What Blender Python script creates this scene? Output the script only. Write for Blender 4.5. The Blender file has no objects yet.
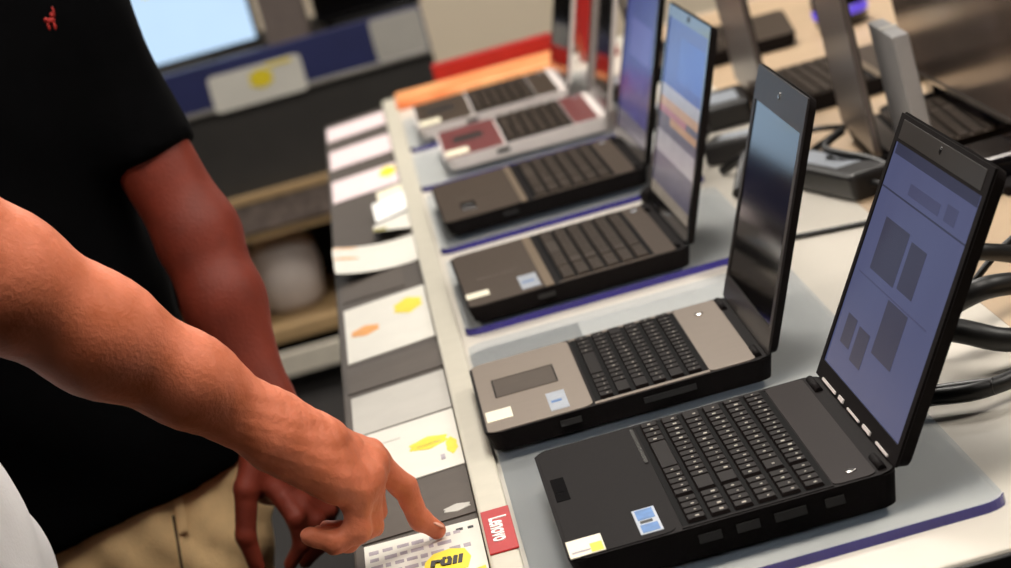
import bpy, bmesh, math, random
import numpy as np
from mathutils import Vector, Matrix, noise
random.seed(7)
S = bpy.context.scene
C = S.collection
PI = math.pi
T = 0.90            # counter top height

# ------------------------------------------------------------------ materials
def lin(c):
    return tuple(((v/255)/12.92 if v/255 <= 0.04045 else ((v/255+0.055)/1.055)**2.4) for v in c)

def mat(name, rgb, rough=0.5, metal=0.0, var=0.08, scale=40.0, bump=0.0, bscale=200.0, spec=0.5, coat=0.0,
        emit=None, estr=1.0, sss=0.0, stretch=None, rgb2=None):
    m = bpy.data.materials.new(name); m.use_nodes = True
    nt = m.node_tree; b = nt.nodes['Principled BSDF']
    tc = nt.nodes.new('ShaderNodeTexCoord'); mp = nt.nodes.new('ShaderNodeMapping')
    nt.links.new(tc.outputs['Object'], mp.inputs['Vector'])
    if stretch: mp.inputs['Scale'].default_value = stretch
    n = nt.nodes.new('ShaderNodeTexNoise'); n.inputs['Scale'].default_value = scale; n.inputs['Detail'].default_value = 4
    nt.links.new(mp.outputs['Vector'], n.inputs['Vector'])
    r = nt.nodes.new('ShaderNodeValToRGB')
    c = lin(rgb)
    c2 = lin(rgb2) if rgb2 else None
    r.color_ramp.elements[0].position = 0.3; r.color_ramp.elements[1].position = 0.7
    r.color_ramp.elements[0].color = tuple(min(1, v*(1-var)) for v in c)+(1,)
    r.color_ramp.elements[1].color = (tuple(c2) if c2 else tuple(min(1, v*(1+var)) for v in c))+(1,)
    nt.links.new(n.outputs['Fac'], r.inputs['Fac'])
    nt.links.new(r.outputs['Color'], b.inputs['Base Color'])
    b.inputs['Roughness'].default_value = rough; b.inputs['Metallic'].default_value = metal
    b.inputs['Specular IOR Level'].default_value = spec
    if coat: b.inputs['Coat Weight'].default_value = coat; b.inputs['Coat Roughness'].default_value = 0.06
    if emit:
        b.inputs['Emission Color'].default_value = lin(emit)+(1,); b.inputs['Emission Strength'].default_value = estr
    if sss:
        b.inputs['Subsurface Weight'].default_value = sss
        b.inputs['Subsurface Radius'].default_value = (0.012, 0.004, 0.002); b.inputs['Subsurface Scale'].default_value = 0.6
    if bump:
        n2 = nt.nodes.new('ShaderNodeTexNoise'); n2.inputs['Scale'].default_value = bscale; n2.inputs['Detail'].default_value = 5
        nt.links.new(mp.outputs['Vector'], n2.inputs['Vector'])
        bp = nt.nodes.new('ShaderNodeBump'); bp.inputs['Strength'].default_value = bump; bp.inputs['Distance'].default_value = 0.004
        nt.links.new(n2.outputs['Fac'], bp.inputs['Height']); nt.links.new(bp.outputs['Normal'], b.inputs['Normal'])
    return m

def glow(name, rgb, k=1.0, gloss=0.15, var=0.05, scale=25.0):
    """a lit screen: glossy black glass with an emitting picture behind it"""
    m = mat(name, (12, 12, 14), rough=gloss, var=0.02, spec=0.4)
    nt = m.node_tree; b = nt.nodes['Principled BSDF']
    tc = nt.nodes['Texture Coordinate']
    n = nt.nodes.new('ShaderNodeTexNoise'); n.inputs['Scale'].default_value = scale
    nt.links.new(tc.outputs['Object'], n.inputs['Vector'])
    r = nt.nodes.new('ShaderNodeValToRGB'); c = lin(rgb)
    r.color_ramp.elements[0].color = tuple(v*(1-var) for v in c)+(1,); r.color_ramp.elements[1].color = tuple(v*(1+var) for v in c)+(1,)
    nt.links.new(n.outputs['Fac'], r.inputs['Fac']); nt.links.new(r.outputs['Color'], b.inputs['Emission Color'])
    b.inputs['Emission Strength'].default_value = k
    return m

def acrylic(name, rgb, amount):
    """clear plastic sheet: tinted see-through with a glossy face"""
    m = bpy.data.materials.new(name); m.use_nodes = True; nt = m.node_tree
    b = nt.nodes['Principled BSDF']; out = nt.nodes['Material Output']
    tc = nt.nodes.new('ShaderNodeTexCoord'); n = nt.nodes.new('ShaderNodeTexNoise'); n.inputs['Scale'].default_value = 6
    nt.links.new(tc.outputs['Object'], n.inputs['Vector'])
    r = nt.nodes.new('ShaderNodeMapRange'); r.inputs['To Min'].default_value = 0.08; r.inputs['To Max'].default_value = 0.16
    nt.links.new(n.outputs['Fac'], r.inputs['Value']); nt.links.new(r.outputs['Result'], b.inputs['Roughness'])
    b.inputs['Base Color'].default_value = lin(rgb)+(1,)
    t = nt.nodes.new('ShaderNodeBsdfTransparent'); t.inputs['Color'].default_value = tuple(min(1, v**0.13) for v in lin((196, 213, 232)))+(1,)
    mx = nt.nodes.new('ShaderNodeMixShader'); mx.inputs['Fac'].default_value = amount
    nt.links.new(t.outputs['BSDF'], mx.inputs[1]); nt.links.new(b.outputs['BSDF'], mx.inputs[2])
    nt.links.new(mx.outputs['Shader'], out.inputs['Surface'])
    return m

M = dict(
    counter=mat('counter_laminate', (212, 205, 193), 0.35, var=0.03, scale=8, bump=0.02),
    rail=mat('rail_plastic', (200, 194, 178), 0.4, var=0.03),
    ledge=mat('ledge_grey', (82, 75, 70), 0.55, spec=.15, var=0.08, scale=15),
    blacklam=mat('black_laminate', (14, 13, 13), 0.55, var=0.2),
    plate=acrylic('clear_acrylic', (186, 206, 230), 0.08),
    plate_edge=mat('acrylic_edge_blue', (42, 34, 132), 0.25, var=0.15, scale=12, coat=0.5),
    black=mat('laptop_black', (27, 24, 24), 0.55, var=0.12, scale=300, bump=0.05, bscale=900, spec=.03),
    blackg=mat('laptop_black_gloss', (14, 13, 15), 0.14, var=0.1, coat=0.4),
    deck=mat('keyboard_well', (8, 7, 8), 0.6, var=0.1, spec=.03),
    key=mat('key_black', (26, 21, 20), 0.5, var=0.15, scale=120, spec=.05),
    legend=mat('key_legend', (188, 180, 168), 0.6, var=0.02),
    panel=mat('speaker_panel', (38, 31, 30), 0.42, var=0.1, scale=500, bump=0.05, bscale=1500, spec=.05),
    chrome=mat('chrome', (200, 198, 195), 0.18, metal=1.0, var=0.04),
    silver=mat('brushed_taupe', (128, 116, 105), 0.45, metal=0.2, var=0.06, scale=60, stretch=(1, 14, 1), spec=.2),
    brown=mat('brown_deck', (74, 63, 54), 0.42, metal=0.2, var=0.07, scale=60, stretch=(1, 10, 1), spec=.12),
    brownkey=mat('brown_key', (62, 53, 46), 0.5, var=0.12, spec=.08),
    tan=mat('tan_strip', (150, 132, 112), 0.3, metal=0.5, var=0.05),
    red=mat('maroon_deck', (112, 58, 58), 0.35, var=0.1),
    lightsil=mat('light_silver', (232, 222, 218), 0.4, metal=0.0, var=0.04),
    screen_off=mat('screen_off', (10, 9, 9), 0.07, var=0.05, spec=0.22),
    bezelbrown=mat('bezel_brown', (52, 48, 46), 0.3, var=0.08),
    tpad=mat('touchpad_dark', (78, 68, 60), 0.5, spec=.1, var=0.05),
    cream=mat('sticker_cream', (238, 230, 205), 0.5, var=0.02),
    yellow=mat('print_yellow', (240, 216, 40), 0.5, var=0.05),
    blue=mat('sticker_blue', (70, 120, 180), 0.35, var=0.2, scale=150),
    palesil=mat('sticker_silver', (190, 196, 206), 0.3, metal=0.3, var=0.1, scale=200),
    paper=mat('card_paper', (222, 218, 208), 0.55, var=0.03, scale=20),
    paper_pink=mat('card_paper_pinkish', (232, 212, 214), 0.55, var=0.04, scale=20),
    greycard=mat('card_grey', (86, 78, 72), 0.55, spec=.15, var=0.06, scale=30),
    palegrey=mat('card_pale_grey', (186, 182, 174), 0.5, var=0.04, scale=20),
    ink=mat('ink_grey', (164, 154, 162), 0.6, var=0.2, scale=90),
    inkblack=mat('ink_black', (26, 24, 24), 0.6, var=0.1),
    orange=mat('print_orange', (233, 160, 80), 0.5, var=0.1),
    olive=mat('print_olive', (150, 140, 40), 0.5, var=0.1),
    reartan=mat('rear_tan', (186, 160, 130), 0.45, var=0.08, scale=7),
    redtag=mat('tag_red', (178, 30, 32), 0.4, var=0.05),
    white=mat('plain_white', (240, 238, 234), 0.5, var=0.02),
    cable=mat('cable_black', (15, 14, 14), 0.45, var=0.2, scale=90),
    adapter=mat('adapter_black', (24, 21, 21), 0.42, var=0.15),
    lidback=mat('lid_back_grey', (112, 102, 97), 0.3, metal=0.35, var=0.05, scale=30),
    taupe=mat('display_taupe', (128, 112, 104), 0.16, metal=0.45, var=0.18, scale=5, stretch=(1, 3.5, .5)),  # stretched noise paints vertical reflection streaks into the colour
    carton=mat('carton_grey', (152, 150, 150), 0.6, var=0.05),
    navy=mat('navy_band', (38, 44, 92), 0.45, var=0.1, scale=10),
    deskdark=mat('desk_dark', (54, 51, 48), 0.55, var=0.1, scale=12),
    desktrim=mat('desk_trim', (160, 156, 150), 0.35, metal=0.5, var=0.04),
    shelftan=mat('shelf_tan', (176, 146, 104), 0.55, var=0.12, scale=14, stretch=(1, 8, 8)),
    mottled=mat('mottled_grey', (120, 106, 98), 0.6, var=0.35, scale=45),
    bagwhite=mat('bag_white', (205, 195, 190), 0.6, var=0.06, scale=15, bump=0.2, bscale=20),
    board=mat('board_white', (216, 208, 192), 0.55, var=0.04),
    boxgrey=mat('box_taupe', (108, 96, 90), 0.55, var=0.07),
    partition=mat('partition_beige', (228, 212, 188), 0.8, var=0.03, scale=3),
    wall=mat('wall_paint', (62, 58, 55), 0.85, var=0.03, scale=3),
    ceil=mat('ceiling_paint', (48, 46, 45), 0.9, var=0.03, scale=3),
    floor=mat('floor_carpet', (34, 31, 30), 0.9, var=0.25, scale=120, bump=0.3, bscale=400),
    orangebar=mat('orange_edge_glow', (245, 126, 62), 0.35, var=0.12, scale=9, rgb2=(252, 190, 130)),  # glow of a lit acrylic edge put into orange and peach colour
    redbar=mat('red_plastic', (164, 24, 20), 0.4, var=0.1),
    green=mat('green_board', (40, 96, 44), 0.6, var=0.15, scale=8),
    polo=mat('polo_black', (4, 4, 5), 0.9, var=0.2, scale=60, bump=0.15, bscale=900, spec=0.05),
    emblem=mat('emblem_red', (158, 28, 20), 0.7, var=0.1),
    khaki=mat('khaki_cotton', (238, 202, 150), 0.85, var=0.05, scale=60, bump=0.3, bscale=500, spec=0.2),
    khakidark=mat('khaki_seam', (84, 66, 46), 0.85, var=0.1),
    tee=mat('tee_white', (228, 226, 226), 0.85, var=0.03, scale=20, bump=0.2, bscale=300, spec=0.2),
    jeans=mat('dark_trousers', (34, 36, 44), 0.85, var=0.15, scale=60),
    shoe=mat('shoe_leather', (30, 24, 20), 0.4, var=0.1),
    skin=mat('skin_tan', (206, 112, 74), 0.52, var=0.14, scale=26, bump=0.22, bscale=260, sss=0.10, rgb2=(222, 130, 98), spec=0.3),
    skin2=mat('skin_deep', (118, 46, 30), 0.55, var=0.15, scale=30, bump=0.18, bscale=260, sss=0.10, spec=0.35),
    nail=mat('fingernail', (226, 164, 140), 0.3, var=0.05, coat=0.3),
    hair=mat('hair_dark', (22, 16, 13), 0.6, var=0.3, scale=120, bump=0.6, bscale=300, stretch=(1, 1, .2)),
    eye=mat('eye_white', (228, 222, 214), 0.2, var=0.02),
    iris=mat('eye_brown', (50, 30, 18), 0.15, var=0.1),
    lip=mat('lip', (150, 80, 70), 0.45, var=0.1),
    violet=mat('violet_bokeh', (90, 70, 200), 0.3, var=0.1, emit=(96, 78, 230), estr=0.5),
    scr1=glow('page_blue_grey', (78, 82, 114), 1.0), scr1a=glow('page_dark_block', (58, 58, 76), 1.0),
    scr1b=glow('page_bar', (52, 54, 74), 1.0), scr1c=glow('page_soft_block', (68, 70, 98), 1.0),
    scrsky=glow('picture_sky', (112, 152, 214), 1.0, var=0.1), scrnavy=glow('picture_blue', (30, 46, 116), 1.0, var=0.2),
    scrtan=glow('picture_tan', (126, 116, 104), 1.0, var=0.2), scrpink=glow('picture_pink', (150, 96, 104), 1.0, var=0.2),
    scrslate=glow('picture_slate', (84, 80, 92), 1.0, var=0.2), scrultra=glow('picture_ultramarine', (28, 30, 104), 1.0, var=.3), scrlav=glow('picture_lavender', (66, 62, 128), 1.0, var=.2), scrwarm=glow('picture_warm', (164, 126, 96), 1.0, var=.2), scrpale=glow('picture_pale', (146, 140, 142), 1.0, var=.15),
    scrmon=glow('monitor_pale_blue', (190, 218, 245), 1.15, var=0.06, scale=6),
    scrmony=glow('monitor_yellow', (225, 226, 150), 1.0),
    lamp=mat('lamp_diffuser', (250, 248, 240), 0.5, var=0.01, emit=(255, 246, 232), estr=6.0),
)

# ------------------------------------------------------------------ object helpers
def tag(o, label=None, cat=None, group=None, kind=None):
    if label: o['label'] = label
    if cat: o['category'] = cat
    if group: o['group'] = group
    if kind: o['kind'] = kind
    return o

def obj(name, bm, m, parent=None, smooth=False, label=None):
    me = bpy.data.meshes.new(name)
    bmesh.ops.recalc_face_normals(bm, faces=bm.faces[:])
    bm.to_mesh(me); bm.free()
    for mm in (m if isinstance(m, (list, tuple)) else [m]): me.materials.append(mm)
    if smooth:
        for p in me.polygons: p.use_smooth = True
    o = bpy.data.objects.new(name, me); C.objects.link(o)
    if parent: o.parent = parent
    if label: o['label'] = label
    return o

def thing(name, label, cat, loc=(0, 0, 0), rz=0.0, group=None):
    o = bpy.data.objects.new(name, None); C.objects.link(o); o.empty_display_size = 0.05
    o.location = loc; o.rotation_euler = (0, 0, rz)
    return tag(o, label, cat, group)

def copy_tree(o, parent=None):
    c = o.copy(); C.objects.link(c)
    if parent: c.parent = parent
    for ch in list(o.children): copy_tree(ch, c)
    return c

def setmi(faces, mi):
    for f in faces: f.material_index = mi

def box(bm, x0, x1, y0, y1, z0, z1, bev=0.0, seg=2, mi=0, mtx=None, taper=0.0):
    vs = [bm.verts.new((x, y, z)) for z in (z0, z1) for y in (y0, y1) for x in (x0, x1)]
    if taper:
        for v in vs[4:]:
            v.co.x += taper if v.co.x < (x0+x1)/2 else -taper; v.co.y += taper if v.co.y < (y0+y1)/2 else -taper
    fs = [bm.faces.new([vs[i] for i in q]) for q in ((0, 1, 3, 2), (4, 6, 7, 5), (0, 4, 5, 1), (2, 3, 7, 6), (0, 2, 6, 4), (1, 5, 7, 3))]
    setmi(fs, mi)
    allv = vs
    if bev:
        es = list({e for f in fs for e in f.edges})
        r = bmesh.ops.bevel(bm, geom=es, offset=bev, segments=seg, affect='EDGES', profile=0.5)
        setmi(r['faces'], mi)
        allv = list({v for f in r['faces'] for v in f.verts} | {v for v in vs if v.is_valid} | {v for f in fs if f.is_valid for v in f.verts})
    if mtx is not None:
        for v in allv: v.co = mtx @ v.co
    return allv

def rounded(bm, x0, x1, y0, y1, z0, z1, r, n=5, mi=0, side=None, inset=0.0, mtx=None):
    """slab with rounded corners in plan; inset draws in the lower rim"""
    pts = []
    for cx, cy, a0 in ((x1-r, y1-r, 0), (x0+r, y1-r, PI/2), (x0+r, y0+r, PI), (x1-r, y0+r, 1.5*PI)):
        for i in range(n+1):
            a = a0+PI/2*i/n; pts.append((cx+r*math.cos(a), cy+r*math.sin(a)))
    mx, my = (x0+x1)/2, (y0+y1)/2
    def pin(p, d):
        return (p[0]-math.copysign(d, p[0]-mx), p[1]-math.copysign(d, p[1]-my))
    lo = [bm.verts.new((*pin(p, inset), z0)) for p in pts]; hi = [bm.verts.new((*p, z1)) for p in pts]
    f = bm.faces.new(lo[::-1]); f.material_index = mi
    f = bm.faces.new(hi); f.material_index = mi
    k = len(pts)
    for i in range(k):
        f = bm.faces.new((lo[i], lo[(i+1) % k], hi[(i+1) % k], hi[i])); f.material_index = mi if side is None else side
    if mtx is not None:
        for v in lo+hi: v.co = mtx @ v.co
    return lo+hi

def tube(bm, pts, r, n=10, mi=0, taper=None, caps=True):
    """sweep a circle along a smoothed polyline"""
    P = [Vector(p) for p in pts]
    if len(P) > 2:
        Q = []
        for i in range(len(P)-1):
            p0, p1, p2, p3 = P[max(i-1, 0)], P[i], P[i+1], P[min(i+2, len(P)-1)]
            for k in range(6):
                t = k/6
                Q.append(0.5*((2*p1)+(p2-p0)*t+(2*p0-5*p1+4*p2-p3)*t*t+(3*p1-p0-3*p2+p3)*t**3))
        Q.append(P[-1]); P = Q
    rings = []; up = Vector((0, 0, 1))
    for i, p in enumerate(P):
        d = (P[min(i+1, len(P)-1)]-P[max(i-1, 0)]).normalized()
        a = d.cross(up)
        if a.length < 1e-3: a = d.cross(Vector((1, 0, 0)))
        a.normalize(); b = d.cross(a)
        rr = r if taper is None else r+(taper-r)*i/(len(P)-1)
        rings.append([bm.verts.new(p+a*rr*math.cos(2*PI*k/n)+b*rr*math.sin(2*PI*k/n)) for k in range(n)])
    for A, B in zip(rings, rings[1:]):
        for k in range(n):
            f = bm.faces.new((A[k], A[(k+1) % n], B[(k+1) % n], B[k])); f.material_index = mi; f.smooth = True
    if caps:
        bm.faces.new(rings[0][::-1]).material_index = mi; bm.faces.new(rings[-1]).material_index = mi

def lathe(bm, prof, n=24, mi=0, mtx=None):
    rings = []
    for r, z in prof: rings.append([bm.verts.new((r*math.cos(2*PI*k/n), r*math.sin(2*PI*k/n), z)) for k in range(n)])
    for A, B in zip(rings, rings[1:]):
        for k in range(n):
            f = bm.faces.new((A[k], A[(k+1) % n], B[(k+1) % n], B[k])); f.material_index = mi
    bm.faces.new(rings[0][::-1]).material_index = mi; bm.faces.new(rings[-1]).material_index = mi
    if mtx is not None:
        for ring in rings:
            for v in ring: v.co = mtx @ v.co

def B(): return bmesh.new()

def text(name, s, size, m, mtx, parent, shear=0.0, depth=0.0004, bold=0.0, xs=1.0):
    cu = bpy.data.curves.new(name, 'FONT'); cu.body = s; cu.size = size; cu.extrude = depth; cu.shear = shear
    cu.align_x = 'CENTER'; cu.align_y = 'CENTER'; cu.offset = bold
    tmp = bpy.data.objects.new('tmp', cu); C.objects.link(tmp)
    bpy.context.view_layer.update()
    me = bpy.data.meshes.new_from_object(tmp.evaluated_get(bpy.context.evaluated_depsgraph_get()))
    bpy.data.objects.remove(tmp)
    me.transform(mtx @ Matrix.Diagonal((xs, 1, 1, 1))); me.name = name
    me.materials.clear(); me.materials.append(m)
    o = bpy.data.objects.new(name, me); C.objects.link(o); o.parent = parent
    return o

def structure(name, bm, m):
    o = obj(name, bm, m); o['kind'] = 'structure'; return o

# ------------------------------------------------------------------ room
bm = B(); box(bm, -4, 4, -4, 7.2, -0.1, 0); structure('floor', bm, M['floor'])
bm = B(); box(bm, -4, 4, -4, 7.2, 3.0, 3.1); structure('ceiling', bm, M['ceil'])
bm = B(); box(bm, -4, 4, 7.0, 7.2, 0, 3.0); structure('wall_back', bm, M['wall'])
bm = B(); box(bm, -4.2, -4, -4, 7.2, 0, 3.0); structure('wall_left', bm, M['wall'])
bm = B(); box(bm, 4, 4.2, -4, 7.2, 0, 3.0); structure('wall_right', bm, M['wall'])
bm = B(); box(bm, -4, 4, -4.2, -4, 0, 3.0); structure('wall_front', bm, M['wall'])
bm = B(); box(bm, -4, 4, 6.98, 7.0, 0, 0.1, 0.004); structure('baseboard_back', bm, M['deskdark'])

LAMPS = []
def ceiling_light(x, y, w, l, power, label):
    t = thing('ceiling_light', label, 'light', (x, y, 3.0), 0, 'ceiling light panels')
    bm = B(); box(bm, -w/2-.03, w/2+.03, -l/2-.03, l/2+.03, -.05, 0, 0.006); obj('lamp_housing', bm, M['white'], t)
    bm = B(); box(bm, -w/2, w/2, -l/2, l/2, -.056, -.05); obj('diffuser', bm, M['lamp'], t)
    li = bpy.data.lights.new('panel_light', 'AREA'); li.shape = 'RECTANGLE'; li.size = w; li.size_y = l
    li.energy = power; li.color = (1.0, 0.95, 0.885)
    lo = bpy.data.objects.new('panel_light', li); C.objects.link(lo); lo.location = (x, y, 2.93)
    return t

ceiling_light(-1.0, -0.5, 0.6, 1.2, 17, 'added ceiling light panel brightening the man in white')  # extra panel added to lift the light on the pointing arm
ceiling_light(0.35, -0.2, 0.6, 1.2, 21, 'ceiling light panel above the near end of the laptop counter')
ceiling_light(0.35, 2.7, 0.6, 1.2, 48, 'ceiling light panel above the far end of the laptop counter')
ceiling_light(-1.3, 5.0, 1.2, 0.6, 34, 'ceiling light panel above the blue edged desk')
ceiling_light(1.9, 4.9, 1.2, 0.6, 30, 'ceiling light panel in the far right corner')
ceiling_light(2.1, 0.2, 0.6, 1.2, 34, 'ceiling light panel to the right of the counter')

t = thing('partition', 'beige wall built as a low partition behind the desk and counter', 'partition', (0, 6.6, 0))  # beige wall kept low so a dark wall above cuts reflections
bm = B(); box(bm, -3.2, 3.2, -.04, .04, .10, 1.02, .004); obj('panel', bm, M['partition'], t)
bm = B(); box(bm, -3.22, 3.22, -.05, .05, 1.02, 1.05, .004); obj('top_cap', bm, M['desktrim'], t)
bm = B(); box(bm, -3.2, 3.2, -.03, .03, 0, .10); obj('base', bm, M['blacklam'], t)

# ------------------------------------------------------------------ counter
ct = thing('display_counter', 'long white laptop display counter with a grey ticket ledge along its front', 'counter', (0.5, 1.6, 0))
ct_off = Matrix.Translation((-0.5, -1.6, 0))
def cobj(name, bm, m, label=None, smooth=False):
    bmesh.ops.transform(bm, matrix=ct_off, verts=bm.verts[:]); return obj(name, bm, m, ct, smooth, label)
bm = B(); box(bm, -0.058, 1.30, -0.140, 3.35, 0.865, T, 0.003); cobj('countertop', bm, M['counter'])
bm = B(); box(bm, .455, 1.285, -.125, 3.33, T-.0005, T+.0006); cobj('rear_mat', bm, M['reartan'], 'tan covering on the rear half')
bm = B(); box(bm, -0.058, 1.30, -0.147, -0.1405, 0.80, 0.897, 0.001); cobj('end_trim', bm, M['blacklam'], 'black end trim')
bm = B(); box(bm, -0.06, -0.0335, -0.138, 3.30, 0.8995, 0.9085, 0.003); cobj('rail', bm, M['rail'])
bm = B()   # ticket ledge leaning a little towards the shopper
vs = box(bm, -0.176, -0.0605, -0.138, 3.30, 0.868, 0.897, 0.003)
for v in vs:
    v.co.z -= (-0.0605-v.co.x)*0.06
cobj('ticket_ledge', bm, M['ledge'], 'grey sloping ticket ledge')
bm = B(); box(bm, -0.10, 1.25, -0.10, 3.30, 0.08, 0.864, 0.004); cobj('cabinet', bm, M['blacklam'])
bm = B(); box(bm, -0.06, 1.20, -0.06, 3.26, 0.0, 0.08); cobj('plinth', bm, M['deskdark'])
def ledge_z(x): return 0.897-(-0.0605-x)*0.06

# ------------------------------------------------------------------ clear display plates
def plate(x0, x1, y0, y1, label, h=0.008):
    t = thing('display_plate', label, 'display plate', ((x0+x1)/2, (y0+y1)/2, T), 0, 'clear display plates under the laptops')
    w, l = (x1-x0)/2, (y1-y0)/2
    bm = B(); rounded(bm, -w+.0012, w-.0012, -l+.0012, l-.0012, 0.0, h, 0.019); obj('sheet', bm, M['plate'], t)
    bm = B()
    pts = []
    r = 0.02
    for cx, cy, a0 in ((w-r, l-r, 0), (-w+r, l-r, PI/2), (-w+r, -l+r, PI), (w-r, -l+r, 1.5*PI)):
        for i in range(7):
            a = a0+PI/2*i/6; pts.append((cx, cy, math.cos(a), math.sin(a)))
    rings = []
    for rr, z in ((r-.0012, 0), (r, 0), (r, h-.0003), (r-.0012, h-.0003)):
        rings.append([bm.verts.new((cx+rr*c, cy+rr*s, z)) for cx, cy, c, s in pts])
    n = len(pts)
    for A, Bq in zip(rings, rings[1:]+rings[:1]):
        for i in range(n):
            if pts[i][3] < -.15 and pts[(i+1) % n][3] < -.15: bm.faces.new((A[i], A[(i+1) % n], Bq[(i+1) % n], Bq[i]))
    bmesh.ops.delete(bm, geom=[v for v in bm.verts if not v.link_faces], context='VERTS')
    obj('front_edge', bm, M['plate_edge'], t, label='deep blue front edge')
    return t
PLATES = [(-0.031, 0.328, -0.052, 0.985, 'long clear blue edged acrylic plate under the nearest two laptops'),
          (-0.028, 0.330, 1.062, 1.520, 'blue edged acrylic plate under the brown laptop with the lit picture'),
          (-0.030, 0.330, 1.600, 2.080, 'acrylic plate under the second brown laptop from the taupe one'),
          (-0.033, 0.330, 2.150, 2.530, 'acrylic plate with violet edge under the maroon and silver laptop'),
          (-0.033, 0.330, 2.580, 2.960, 'acrylic plate under the farthest silver edged laptop')]
for p in PLATES: plate(*p)
PZ = T+0.008

# ------------------------------------------------------------------ laptops
def key_rows(w, kx0, kx1, ky0, ky1, pad, rnd):
    """six key rows between kx0 (front) and kx1 (hinge); y high is the typist's left"""
    rows = []
    rp = (kx1-kx0)/6
    span = ky1-ky0
    main0 = ky0+(0.235*span if pad else 0)      # right end of the main block
    for r in range(6):
        xa, xb = kx0+r*rp, kx0+(r+1)*rp
        W = {0: [1.1, 1, 1, 1.1, 5.2, 1.1, 1, 1, 1, 1], 1: [1.3]+[1]*11+[2.3], 2: [1.7]+[1]*11+[1.9],
             3: [1.5]+[1]*12+[1.1], 4: [1]*13+[1.8], 5: [0.93]*16}[r]
        tot = sum(W); y = ky1
        for k in W:
            d = k/tot*(ky1-main0); rows.append((xa, xb, y-d, y, r)); y -= d
        if pad:
            d = (main0-ky0-0.006)/4
            for k in range(4):
                rows.append((xa, xb, ky0+k*d, ky0+(k+1)*d, r))
    return rows

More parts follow.
